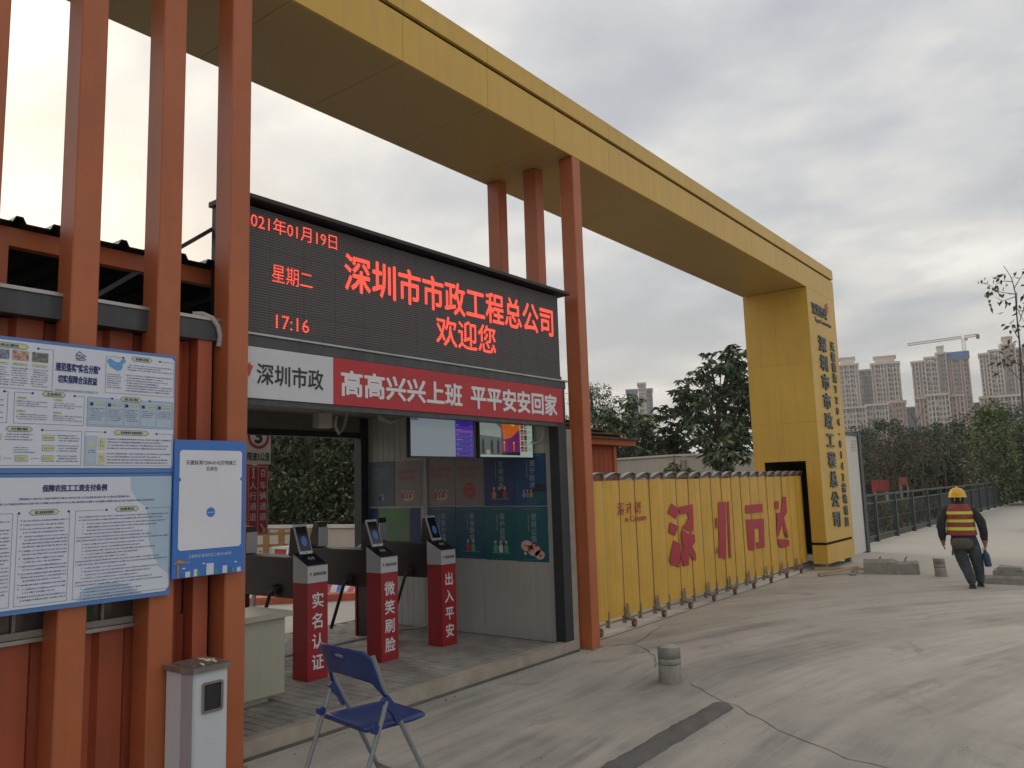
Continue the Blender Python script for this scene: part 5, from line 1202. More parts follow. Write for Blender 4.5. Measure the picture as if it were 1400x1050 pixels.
def tree(pos, h, rad, label, mats, probs, leafL=.2, leafW=.07, nclump=60, per=60, trunk_h=.35, clump_r=.5, droop=.4, name='tree', bark='bark', group=None, shape=None, whorl=False, seed=1, trunk_r=None, cat='tree'):
    r = random.Random(seed); t = thing(name, label, cat, tuple(pos), group=group)
    x, y = pos[0], pos[1]; tr = trunk_r or h*.018+.03
    tm = MB(); P = [(x+r.gauss(0, .03)*k, y+r.gauss(0, .03)*k, h*.9*k/6-.03) for k in range(7)]; tm.tube(P, tr, bark, 7, True, tr*.25)
    fo = Fol(); cl = []
    for i in range(nclump):
        while True:
            u = [r.uniform(-1, 1) for _ in range(3)]; q = math.sqrt(sum(a*a for a in u))
            if q < 1 and q > .25: break
        zz = trunk_h*h+(h*(1-trunk_h))*(u[2]+1)/2; k = (zz/h-trunk_h)/(1-trunk_h)
        wd = (shape(k) if shape else math.sqrt(max(.05, 1-(2*k-.9)**2*.85)))
        cl.append(Vector((x+u[0]*rad*wd*1.05, y+u[1]*rad*wd*1.05, zz)))
    nb = min(len(cl), 34)
    for i in range(nb):
        c_ = cl[i]; k = max(.15, min(.9, (c_.z/h)*.72)); s_ = Vector(P[min(6, int(k*6.6))]); mid = s_.lerp(c_, .5)+Vector((0, 0, .04*h*r.random()))
        tm.tube([s_, mid, c_], tr*.35, bark, 5, False, tr*.08)
    tm.build('trunk', t)
    for c_ in cl:
        cr = clump_r*r.uniform(.6, 1.3)
        if whorl:
            nw = per//9
            for w_ in range(nw):
                cc_ = np.array(c_)+rng.normal(size=3)*cr*.45; a = rng.uniform(0, 2*np.pi, 9); dirs = np.stack([np.cos(a), np.sin(a), rng.uniform(-.5, .3, 9)], 1)*1.6
                fo.leaves(np.repeat(cc_[None], 9, 0), leafL, leafW, (mats, probs), dirs, droop)
        else:
            d = rng.normal(size=(per, 3)); d /= np.linalg.norm(d, axis=1)[:, None]; C_ = np.array(c_)+d*cr*np.array([1, 1, .7])*rng.uniform(.3, 1, (per, 1))**.6
            fo.leaves(C_, leafL, leafW, (mats, probs), d*.8, droop)
    o = fo.build('crown', mats, t); o['kind'] = 'stuff'; return t
G3 = ['leaf_dark', 'leaf_mid', 'leaf_light', 'leaf_yellow']
def gp(px, d): p = gpos(px, d); return (p.x, p.y, 0)
# tall broad-leaved tree in the middle
tree(gp(984, 35), 8.0, 3.0, 'tall dark broadleaf tree standing behind the cream wall in the middle', G3, [.62, .27, .09, .02], .40, .14, 66, 72, .22, .58, .75, whorl=True, seed=5, shape=lambda k: .98-.55*k**1.6)
tree(gp(1045, 36), 5.9, 2.0, 'dark broadleaf tree half hidden by the left side of the yellow pillar', G3, [.6, .28, .1, .02], .42, .14, 60, 63, .15, .6, .75, whorl=True, seed=8)
tree(gp(856, 36), 5.6, 2.3, 'pale leaved bushy tree directly right of the orange post above the red hut', G3, [.4, .34, .22, .04], .34, .11, 70, 63, .18, .6, .5, whorl=True, seed=11)
tree(gp(815, 40), 7.3, 2.3, 'fine leaved dark tree behind the pale leaved bush at the right orange post', G3, [.68, .25, .07, 0], .14, .06, 90, 90, .25, .6, .3, seed=12)
tree(gp(868, 41), 6.4, 1.4, 'slender dark tree rising left of the distant tower block', G3, [.68, .25, .07, 0], .14, .06, 50, 90, .3, .5, .3, seed=14)
tree(gp(905, 37), 4.3, 1.9, 'low dark shrub tree filling the gap under the tall tree', G3, [.55, .3, .12, .03], .30, .10, 60, 63, .05, .55, .6, whorl=True, seed=15)
tree(gp(925, 37), 3.9, 1.6, 'low shrub with leaves hanging over the wall coping', G3, [.5, .3, .15, .05], .30, .10, 50, 63, .3, .5, .8, whorl=True, seed=16)
# staked saplings in front of the wall
for px, lab, sd, ms in ((928, 'staked young plant with sparse yellow leaves in front of the cream wall', 21, [.2, .3, .3, .2]), (990, 'staked young tree with big drooping leaves beside the yellow pillar', 22, [.45, .35, .1, .1])):
    p = gp(px, 28.5)
    t = tree(p, 2.7 if px < 950 else 3.7, .45 if px < 950 else .75, lab, G3, ms, .38, .13, 14 if px < 950 else 17, 27, .62 if px < 950 else .6, .3, .9, whorl=True, seed=sd, name='sapling')
    sk = thing('tree_stake', 'pair of pale wooden stakes holding the ' + ('sparse young plant' if px < 950 else 'drooping young tree'), 'stake', p)
    for dx in (-.25, .2): b = MB(); b.tube([(p[0]+dx, p[1]-.3, -.02), (p[0]+dx*.7+.1, p[1]-.2, 2.62)], .055, 'bark_pale', 8); b.build('stake', sk)
b = MB(); a = gpos(932, 28.2); c_ = gpos(985, 28.2); b.tube([(a.x, a.y, 2.08), (c_.x, c_.y, 2.12)], .045, 'bark_pale', 8); b.tube([(a.x, a.y, 0), (a.x, a.y, 2.08)], .045, 'bark_pale', 8); b.tube([(c_.x, c_.y, 0), (c_.x, c_.y, 2.12)], .045, 'bark_pale', 8); tag(b.build('support_rail'), 'long pale pole rail between the two staked young trees', 'rail')
# trees seen through the portal
for i, (px, d, h) in enumerate(((300, 27, 6.0), (345, 25, 5.6), (385, 27, 6.1), (425, 24, 5.4), (462, 26, 5.8), (498, 25, 5.6), (540, 26, 5.8))):
    tree(gp(px, d), h, 1.75, ['dark tree behind the low wall, hidden behind the blue sign', 'dark tree behind the round speed sign', 'yellowish tree right of the speed sign, seen through the portal', 'tree above the first turnstile column, seen through the portal', 'tree left of the portal rear post, above the back terminal', 'tree cut off by the portal rear post', 'dark tree hidden behind the poster wall'][i], G3, [.70, .20, .05, .05], .17, .06, 80, 85, .12, .55, .3, seed=30+i, group='trees behind the low wall')
hb = Fol()
n = 45000; a = rng.uniform(0, 1, n); px = q1.x+(q2.x-q1.x)*a; pyy = q1.y+(q2.y-q1.y)*a
kz = rng.uniform(0, 1, n)**1.2; Cc = np.stack([px+rng.normal(0, .6, n)+1.2+2.2*kz, pyy+rng.normal(0, .6, n)+1.4+2.6*kz, .1+4.6*kz], 1); hb.leaves(Cc, .19, .08, (G3+['leaf_brown'], [.45, .25, .1, .05, .15]), None, .1)
o = hb.build('undergrowth', G3+['leaf_brown'], None); tag(o, 'dark undergrowth behind the low whitish wall', 'shrubs', kind='stuff')

# yard clutter
ss = thing('traffic_sign', 'white speed limit sign reading 限速5公里 above a red lane board, behind the portal', 'sign', (6.22, 9.05, 0))
MB().tube([(6.22, 9.06, 0), (6.22, 9.06, 3.0)], .03, 'pipe_grey', 10).build('pole', ss)
MB().bbox(6.03, 6.405, 8.985, 9.0, 2.245, 2.90, 'sign_white', .004).build('speed_plate', ss)
F = frame_xz(8.984); pr = MB(); ring(pr, 6.215, 2.61, .125, .165, F, 'sign_red', .002); text_box(pr, '5', 6.165, 6.265, 2.525, 2.70, F, 'text_black', .04, .002); text_box(pr, '限速5公里', 6.05, 6.385, 2.295, 2.40, F, 'text_black', .02, .002); pr.build('lettering', ss)
MB().bbox(6.055, 6.37, 8.985, 9.0, 1.345, 2.232, 'sign_red', .004).build('lane_plate', ss)
pr = MB(); frame_line(pr, 6.068, 6.357, 1.36, 2.218, .006, F, 'text_white', .002); rect(pr, 6.209, 6.215, 1.36, 2.218, F, 'text_white', .002)
vtext(pr, '人行通道', 6.138, 2.04, 1.50, .105, F, 'text_white', bold=.01, th=.002); vtext(pr, '车辆通道', 6.287, 2.04, 1.50, .105, F, 'text_white', bold=.01, th=.002)
disc(pr, 6.14, 2.185, .015, F, 'text_white', .002, 10); poly(pr, [(6.115, 2.06), (6.135, 2.10), (6.128, 2.165), (6.152, 2.165), (6.15, 2.10), (6.165, 2.06), (6.152, 2.06), (6.14, 2.095), (6.127, 2.06)], F, 'text_white', .002)
frame_line(pr, 6.255, 6.32, 2.085, 2.165, .01, F, 'text_white', .002); rect(pr, 6.265, 6.31, 2.17, 2.18, F, 'text_white', .002); rect(pr, 6.26, 6.315, 2.115, 2.125, F, 'text_white', .002)
for p_ in ([(6.25, 1.475), (6.262, 1.487), (6.322, 1.40), (6.31, 1.39)], [(6.325, 1.375), (6.28, 1.385), (6.328, 1.43)]): poly(pr, p_, F, 'text_white', .002)
pr.build('lettering', ss)
pl = thing('timber_pallet', 'orange timber pallet standing on edge in the yard behind the first turnstile', 'pallet', tuple(gpos(364, 20)), rz=R(-52))
for k in range(7): MB().box(-1.2+.38*k, -1.05+.38*k, -.04, .0, .1, 1.0, 'wood_orange').build('slat', pl, False)
for z in (.2, .55, .84): MB().box(-1.25, 1.25, .0, .06, z, z+.07, 'wood_orange').build('rail', pl, False)
def striped_sheet(name, loc, rz, L_, W_, H_, label, n=13, seed=1, base=0.0):
    mb = MB(); r = random.Random(seed); vs = []; J = 10
    for i in range(n*2+1):
        for j in range(J+1):
            u = i/(n*2)*2-1; v = j/J*2-1; z = H_*max(0, (1-v*v))**(1 if H_ < 1 else .4)*(.75+.25*math.sin(u*5+seed))*(1-u**6)+r.gauss(0, H_*.04)
            vs.append((u*L_/2, v*W_/2, max(.01, z)+base))
    for i in range(n*2):
        k = ('tarp_white', 'tarp_blue', 'tarp_white', 'tarp_red')[i % 4]
        q = [(i*(J+1)+j, (i+1)*(J+1)+j, (i+1)*(J+1)+j+1, i*(J+1)+j+1) for j in range(J)]; mb.add(vs, q, k)
    # compact: shared vertex lists are duplicated per stripe, fine for a small sheet
    o = mb.build(name); o.location = loc; o.rotation_euler = (0, 0, rz); tag(o, label, 'tarpaulin'); return o
striped_sheet('tarpaulin', (9.35, 12.35, 0), R(-48), 2.6, 1.2, .34, 'striped red white and blue tarpaulin heap in the yard behind the turnstiles')
striped_sheet('tarpaulin', tuple(gpos(416, 15)), R(-40), .9, .9, 1.0, 'bundle of striped tarpaulin standing behind the first face tablet', seed=4)
b = MB(); b.bar((8.05, 12.3, .06), (9.9, 10.55, .06), .3, .12, 'orange_sheet'); tag(b.build('plastic_barrier'), 'low orange red plastic strip lying in front of the striped tarpaulin', 'barrier')
b = MB(); b.box(11.9, 12.5, 16.0, 16.5, 0, .55, 'red_sheet'); b.box(11.85, 12.55, 15.95, 16.55, .552, .60, 'sign_white'); tag(b.build('crate'), 'small red crate beside the orange pallet in the yard', 'crate')

# ------------------------------------------------------------------ woodland beyond the railing
WM = ['leaf_dark', 'leaf_mid', 'leaf_olive', 'leaf_brown', 'leaf_light']
defs = [(1178, 62, 5.6, 3.0, [.3, .25, .3, .15, 0], 'olive brown bush right beside the hoarding post'), (1215, 70, 7.2, 3.4, [.5, .3, .15, .05, 0], 'dark rounded tree beyond the railing under the pale towers'),
        (1240, 55, 4.7, 2.6, [.1, .05, .4, .45, 0], 'bare brownish thicket above the railing left of the worker'), (1262, 66, 5.8, 2.8, [.3, .35, .25, .1, 0], 'olive tree between the two tower groups'),
        (1285, 60, 6.0, 2.8, [.6, .25, .1, .05, 0], 'dark green tree above and left of the worker helmet'), (1318, 64, 6.2, 2.9, [.65, .25, .1, 0, 0], 'very dark conical tree right above the worker'),
        (1300, 50, 4.0, 2.0, [.35, .3, .2, .15, 0], 'low tangled bush just behind the railing beside the worker'), (1340, 52, 4.4, 2.0, [.55, .25, .15, .05, 0], 'low dark bush behind the railing right of the worker'),
        (1362, 44, 5.8, 2.1, [.0, .3, .0, 0, .7], 'yellow green layered tree in front of the right tower'), (1385, 60, 7.0, 3.0, [.6, .3, .1, 0, 0], 'dark tree at the right edge under the right tower'),
        (1408, 45, 4.8, 2.4, [.35, .4, .15, 0, .1], 'green bush cut by the right edge of the photo'), (1445, 55, 6.5, 3.0, [.4, .4, .1, 0, .1], 'green tree just outside the right edge')]
for i, (px, d, h, rad, pb, lab) in enumerate(defs):
    kw = {}
    if px == 1318: kw['shape'] = lambda k: 1.0-.85*k
    if px == 1362: kw['shape'] = lambda k: (1.0-.6*k)*(.45+.55*(math.sin(k*22) > -.1))
    tree(gp(px, d), h, rad, lab, WM, pb, .26, .10, 75, 85, .08, .7, .2, seed=50+i, group='trees beyond the railing', trunk_r=.09, **kw)
wd = Fol(); n = 60000; A = rng.uniform(0, 1, n); Pw = []
a0 = np.array(gpos(1130, 85)); a1 = np.array(gpos(1500, 72)); Cc = a0+(a1-a0)*A[:, None]; dirn = np.array([1, .05, 0])
Cc = Cc+dirn*rng.uniform(0, 10, (n, 1)); topz = 3.6+1.2*np.sin(A*23)+.9*np.sin(A*57+1)+.5*np.sin(A*120); Cc[:, 2] = topz*rng.uniform(0, 1, n)**.7+rng.normal(0, .2, n)
wd.leaves(Cc, .42, .2, (WM, [.5, .3, .15, .05, 0]), None, .1); o = wd.build('woodland', WM, None); tag(o, 'far belt of mixed dark woodland in front of the towers', 'woodland', kind='stuff')
gr = Fol(); n = 22000; X_ = rng.uniform(21.5, 80, n); Y_ = 6.3+rng.uniform(0, 1, n)**1.3*(4+X_*.12); gr.leaves(np.stack([X_, Y_, np.zeros(n)+rng.uniform(0, .35, n)], 1), .30, .06, (['leaf_olive', 'leaf_brown', 'leaf_dark'], [.4, .45, .15]), np.array([0, 0, 1.2]), 0)
o = gr.build('undergrowth', ['leaf_olive', 'leaf_brown', 'leaf_dark'], None); tag(o, 'dry brown undergrowth behind the railing', 'shrubs', kind='stuff')
# bare thin trunks behind the railing
for i in range(11):
    px = 1195+i*17+random.uniform(-4, 4); p = gp(px, random.uniform(34, 44)); t = thing('bare_tree', 'thin leafless young tree behind the dark railing, number %s from the white hoarding' % ('one two three four five six seven eight nine ten eleven twelve thirteen fourteen fifteen sixteen'.split()[i]), 'tree', p, group='bare saplings behind the railing'); b = MB()
    h = random.uniform(3.0, 4.6); P = [(p[0]+random.gauss(0, .05)*k, p[1]+random.gauss(0, .05)*k, h*k/4-.02) for k in range(5)]; b.tube(P, .03, 'bark', 6, True, .012); b.build('trunk', t)
    b = MB()
    for k in range(16):
        f_ = random.uniform(.2, .95); s_ = Vector(P[0]).lerp(Vector(P[4]), f_); a = random.uniform(0, 6.28); l = random.uniform(.4, 1.1); e_ = s_+Vector((math.cos(a)*l*.6, math.sin(a)*l*.6, l)); b.tube([s_, s_.lerp(e_, .5)+Vector((0, 0, -.05)), e_], .016, 'bark', 4, False, .005)
    b.build('branches', t)
# red sheets among the trees
for k_, (px, d, w_, z0, z1, kk, lab) in enumerate(((1203, 46, .42, .95, 1.6, 'red_sheet', 'red canvas stall seen among the bare trees behind the railing'), (1236, 52, .3, 1.2, 1.7, 'orange_sheet', 'orange canvas seen among the bare trees right of the red stall'))):
    p = gp(px, d); t = thing('stall_tent', lab, 'tent', p)
    b = MB(); b.box(p[0]-.2, p[0]+.2, p[1]-w_, p[1]+w_, z0, z1, kk); b.build('canvas', t)
    for dx in (-.15, .15):
        for dy in (-1, 1): b = MB(); b.tube([(p[0]+dx, p[1]+dy*(w_-.1), 0), (p[0]+dx, p[1]+dy*(w_-.1), z0)], .04, 'pipe_grey', 6); b.build('leg', t)
# sparse tree at the right edge
def sparse():
    p = gp(1400, 20); t = thing('sparse_tree', 'thin nearly leafless young tree with few brown leaves at the right edge', 'tree', p); b = MB(); l = Vector((p[0], p[1], 0)); sd = rt.normalized()
    def Q(px, py, o=0): return CAM+ray(px, py)*(20/FPX)+Vector((math.cos(o*2.2), math.sin(o*2.2), 0))*(.25*o)
    main = [Q(1404, 700), Q(1402, 600), Q(1396, 520), Q(1394, 470), Q(1390, 430), Q(1388, 400), Q(1383, 380), Q(1372, 363)]
    b.tube(main, .03, 'bark', 6, True, .006); tips = []
    br2 = [((1390, 400), (1400, 420), (1412, 440)), ((1394, 440), (1400, 420), (1405, 400)), ((1388, 402), (1378, 398), (1362, 388)), ((1385, 385), (1378, 383), (1370, 386)), ((1394, 465), (1385, 450), (1382, 445)), ((1396, 500), (1388, 490), (1384, 487)), ((1400, 505), (1405, 490), (1410, 470)), ((1386, 395), (1395, 380), (1400, 372)), ((1390, 405), (1380, 410), (1374, 407)), ((1396, 520), (1386, 500), (1380, 492)), ((1392, 425), (1402, 425), (1412, 415))]
    for i, q in enumerate(br2): pts = [Q(*q[0], 0), Q(*q[1], (i % 3-1)*.6), Q(*q[2], (i % 3-1)*1.1)]; b.tube(pts, .012, 'bark', 5, False, .004); tips += pts[1:]
    b.build('trunk', t); fo = Fol()
    for q in tips:
        C_ = np.array(q)+rng.normal(size=(random.randint(4, 9), 3))*.12; fo.leaves(C_, .17, .085, (['leaf_brown', 'leaf_dark'], [.7, .3]), None, 1.1)
    fo.build('leaves', ['leaf_brown', 'leaf_dark'], t)
sparse()

# ------------------------------------------------------------------ far towers and crane
def lean(px, py, d):
    p = gpos(px, d); v = Vector((p.x, p.y, zat(py, px, d)*.75))-CAM
    return px-(700+FPX*v.dot(rt2)/v.dot(fwd))
def tower(px0, px1, ytop, d, label, wall='tower_cream', cols=6, dep=18, bays=None, crown=None, pil='tower_cream', floors=None, zb=0, group='residential towers on the skyline', name='tower_block', root=None, glass='tower_glass'):
    sh_ = lean((px0+px1)/2, ytop, d); px0 += sh_; px1 += sh_
    c_ = gpos((px0+px1)/2, d); W_ = (px1-px0)/FPX*d*math.cos(math.atan((px0+px1-1400)/2/FPX)); H_ = zat(ytop, (px0+px1)/2, d)
    rz = root.rotation_euler.z if root else math.atan2(c_.y, c_.x)-math.pi/2
    t = root or thing(name, label, 'building', (c_.x, c_.y, 0), rz, group)
    if root: off = Matrix.Rotation(-rz, 3, 'Z') @ (c_-Vector(root.location)); ox, oy = off.x, off.y
    else: ox = oy = 0
    b = MB(); b.box(ox-W_/2, ox+W_/2, oy, oy+dep, 0, H_, wall); b.build('wall', t, False)
    fl = floors or int(H_/3.05); fh = H_/fl; n = cols; cw = W_/n; wn = MB(); sl = MB(); plm = MB()
    for i in range(n):
        kind = (bays or 'w')[i % len(bays or 'w')]
        for f in range(fl):
            z = f*fh
            if z < 8: continue
            x = ox-W_/2+cw*i
            if random.random() < .07: continue
            if kind == 'b':   # balcony bay: deep dark opening with pale slab edge
                wn.box(x+cw*.08, x+cw*.92, oy-.25, oy-.02, z+fh*.30, z+fh*.92, glass); sl.box(x, x+cw, oy-1.2, oy-.27, z+fh*.05, z+fh*.26, pil)
            elif kind == 'w': wn.box(x+cw*.25, x+cw*.75, oy-.2, oy-.02, z+fh*.32, z+fh*.80, glass); sl.box(x+cw*.18, x+cw*.82, oy-.45, oy-.22, z+fh*.22, z+fh*.30, pil)
            elif kind == 'm': wn.box(x+cw*.05, x+cw*.95, oy-.2, oy-.02, z+fh*.2, z+fh*.86, 'tower_mauve')
            elif kind == 'g': wn.box(x+cw*.05, x+cw*.95, oy-.2, oy-.02, z+fh*.12, z+fh*.9, glass)
        if kind in 'bm' : plm.box(ox-W_/2+cw*i-.35, ox-W_/2+cw*i+.35, oy-1.6, oy-.02, 0, H_, pil)
    plm.box(ox+W_/2-.35, ox+W_/2+.35, oy-1.6, oy-.02, 0, H_, pil)
    if wn.v: wn.build('window', t, False)['kind'] = 'stuff'
    if sl.v: sl.build('balcony', t, False)['kind'] = 'stuff'
    plm.build('pilaster', t, False)
    pm = MB(); pm.box(ox-W_/2-.8, ox+W_/2+.8, oy-2.0, oy+dep+.5, H_+.02, H_+1.3, pil); pm.build('parapet', t, False)
    if crown == 'arch':
        r_ = W_*.38; am = MB(); vs = []; fs = []
        for k in range(13):
            a = math.pi*k/12; vs += [(ox+r_*math.cos(a), oy-1.8, H_-r_*1.3+r_*math.sin(a)), (ox+(r_-1.1)*math.cos(a), oy-1.8, H_-r_*1.3+(r_-1.1)*math.sin(a)), (ox+r_*math.cos(a), oy-.3, H_-r_*1.3+r_*math.sin(a)), (ox+(r_-1.1)*math.cos(a), oy-.3, H_-r_*1.3+(r_-1.1)*math.sin(a))]
        for k in range(12): q = k*4; fs += [(q, q+4, q+5, q+1), (q, q+2, q+6, q+4), (q+1, q+5, q+7, q+3)]
        am.add(vs, fs, pil); am.build('arch', t, False)
    if crown == 'cap':
        pm = MB(); pm.box(ox-W_*.36, ox+W_*.36, oy+1, oy+dep-2, H_+1.32, H_+5.2, pil); pm.box(ox-W_*.42, ox+W_*.42, oy+.4, oy+dep-1.4, H_+5.22, H_+6.0, pil); pm.build('roof_house', t, False)
    return t
D = 520
A1 = tower(1148, 1176, 506, D, 'leftmost pale high-rise, half hidden behind the yellow pillar', cols=7, bays='mwbwbw', crown='cap')
A2 = tower(1174, 1197, 514, D+25, 'dark grey recessed high-rise between the two leftmost pale towers', wall='tower_grey', cols=6, bays='gwg', pil='tower_grey')
A3 = tower(1194, 1233, 504, D, 'pale high-rise with raised roof house, second from the yellow pillar', cols=9, bays='mbwb', crown='cap')
B1 = tower(1154, 1185, 566, D-60, 'low cream block in front of the leftmost high-rise', cols=7, bays='wbw', group='lower blocks in front of the towers', name='apartment_block')
B2 = tower(1186, 1216, 562, D-60, 'middle low cream block with balcony stack in front of the left towers', cols=7, bays='bww', group='lower blocks in front of the towers', name='apartment_block')
B3 = tower(1217, 1240, 558, D-50, 'low pink block at the right foot of the left towers', wall='tower_pink', cols=5, bays='wmw', pil='tower_pink', group='lower blocks in front of the towers', name='apartment_block')
tower(1241, 1254, 566, D+40, 'small dark glass building in the gap left of the middle tower', wall='tower_blueglass', cols=5, bays='g', pil='tower_grey', glass='tower_blueglass', name='office_block', group='glass buildings in the gaps')
C1 = tower(1250, 1268, 502, D, 'middle high-rise with arch crown, blue netting and crane', wall='tower_mauve', cols=4, bays='mb')
tower(1268, 1284, 496, D-3, None, cols=4, bays='bwbw', crown='arch', root=C1)
tower(1284, 1297, 490, D, None, wall='tower_mauve', cols=3, bays='mww', crown='cap', root=C1)
tower(1297, 1328, 497, D, None, wall='tower_mauve', cols=8, bays='wmbw', root=C1, pil='tower_pink')
nb = MB(); c_ = gpos(1312+lean(1312, 490, D), D-1); rz = C1.rotation_euler.z; off = Matrix.Rotation(-rz, 3, 'Z') @ (c_-Vector(C1.location)); z0, z1 = zat(497, 1312, D), zat(487, 1312, D)
nb.box(off.x-7.4, off.x+7.4, off.y-1.5, off.y+14, z0+.2, z1, 'net_blue'); nb.build('safety_net', C1, False)
C2 = tower(1254, 1320, 551, D-70, 'wide pink and white lower block at the foot of the middle tower', wall='tower_mauve', cols=13, bays='wmbbw', pil='tower_pink', group='lower blocks in front of the towers', name='apartment_block')
wb = tower(1270, 1300, 548, D-73, None, wall='tower_cream', cols=6, bays='wbbw', root=C2)
tower(1331, 1347, 560, D+30, 'blue glass building right of the middle tower', wall='tower_blueglass', cols=5, bays='g', pil='tower_blueglass', glass='tower_blueglass', name='office_block', group='glass buildings in the gaps')
D1 = tower(1343, 1356, 491, D-10, 'rightmost pale high-rise with arch crown cut by the photo edge', wall='tower_mauve', cols=3, bays='bm')
tower(1356, 1373, 486, D-13, None, cols=4, bays='bwb', crown='arch', root=D1)
tower(1373, 1392, 477, D-10, None, wall='tower_mauve', cols=4, bays='mww', crown='cap', root=D1)
tower(1392, 1425, 482, D-10, None, wall='tower_mauve', cols=7, bays='bwm', root=D1)
D2 = tower(1343, 1358, 552, D-80, 'lower pink block at the foot of the rightmost tower', wall='tower_pink', cols=3, bays='m', pil='tower_pink', group='lower blocks in front of the towers', name='apartment_block')
tower(1358, 1425, 549, D-82, None, wall='tower_mauve', cols=12, bays='bwb', root=D2)
tower(874, 884, 532, 600, 'pale slim tower above the trees in the centre', cols=4, bays='wm', name='tower_block', group='distant centre towers')
tower(884, 893, 540, 600, 'grey slab tower beside the slim pale one above the trees', wall='tower_grey', cols=4, bays='gw', pil='tower_grey', group='distant centre towers')
tower(858, 873, 541, 640, 'bluish far tower left of the slim pale one', wall='tower_blueglass', cols=4, bays='g', pil='tower_grey', glass='tower_blueglass', group='distant centre towers')
cr = thing('tower_crane', 'tower crane with long jib above the blue netted tower', 'crane', tuple(gpos(1318+lean(1318, 467, D+15)*1.25, D+15)), rz)
s = (D+15)/FPX; H0_ = zat(487, 1317, D+15)-3; H1_ = zat(467, 1317, D+15)
def truss(name, a, b_, w_, n):
    m_ = MB(); a = Vector(a); b_ = Vector(b_); t = (b_-a).normalized(); u = Vector((0, 1, 0)); v = t.cross(u).normalized()
    cs = [(u*sx+v*sy)*w_/2 for sx, sy in ((-1, -1), (1, -1), (1, 1), (-1, 1))]
    for c_ in cs: m_.bar(a+c_, b_+c_, .26, .26, 'crane_paint')
    for k in range(n):
        p, q = a.lerp(b_, k/n), a.lerp(b_, (k+1)/n)
        for i in range(4): m_.bar(p+cs[i], q+cs[(i+1) % 4], .16, .16, 'crane_paint')
    return m_.build(name, cr, False)
truss('mast', (0, 0, 0), (0, 0, H1_), 1.9, 50)
truss('jib', (-.8, 0, H1_+.5), (-70*s, 0, H1_-1.5+.5), 1.5, 24); truss('counter_jib', (.8, 0, H1_+.5), (19*s, 0, H1_+1.0), 1.5, 6)
MB().box(16*s, 20*s, -1, 1, H1_-1.6, H1_+1.2, 'rail_grey').build('counterweight', cr, False); MB().box(.9, 2.6, -1.4, -.2, H1_-2.2, H1_-.2, 'crane_paint').build('operator_cab', cr, False)

# ------------------------------------------------------------------ worker walking away
PX_, PY_ = 15.0, 2.32
face = math.atan2(PY_, PX_)
PSX = 1.06
pe = thing('person', 'worker in yellow hard hat and striped red vest walking away with a blue bottle', 'person', (PX_, PY_, 0), face-math.pi/2)
pe.scale = (1.07, 1.0, 1.0)
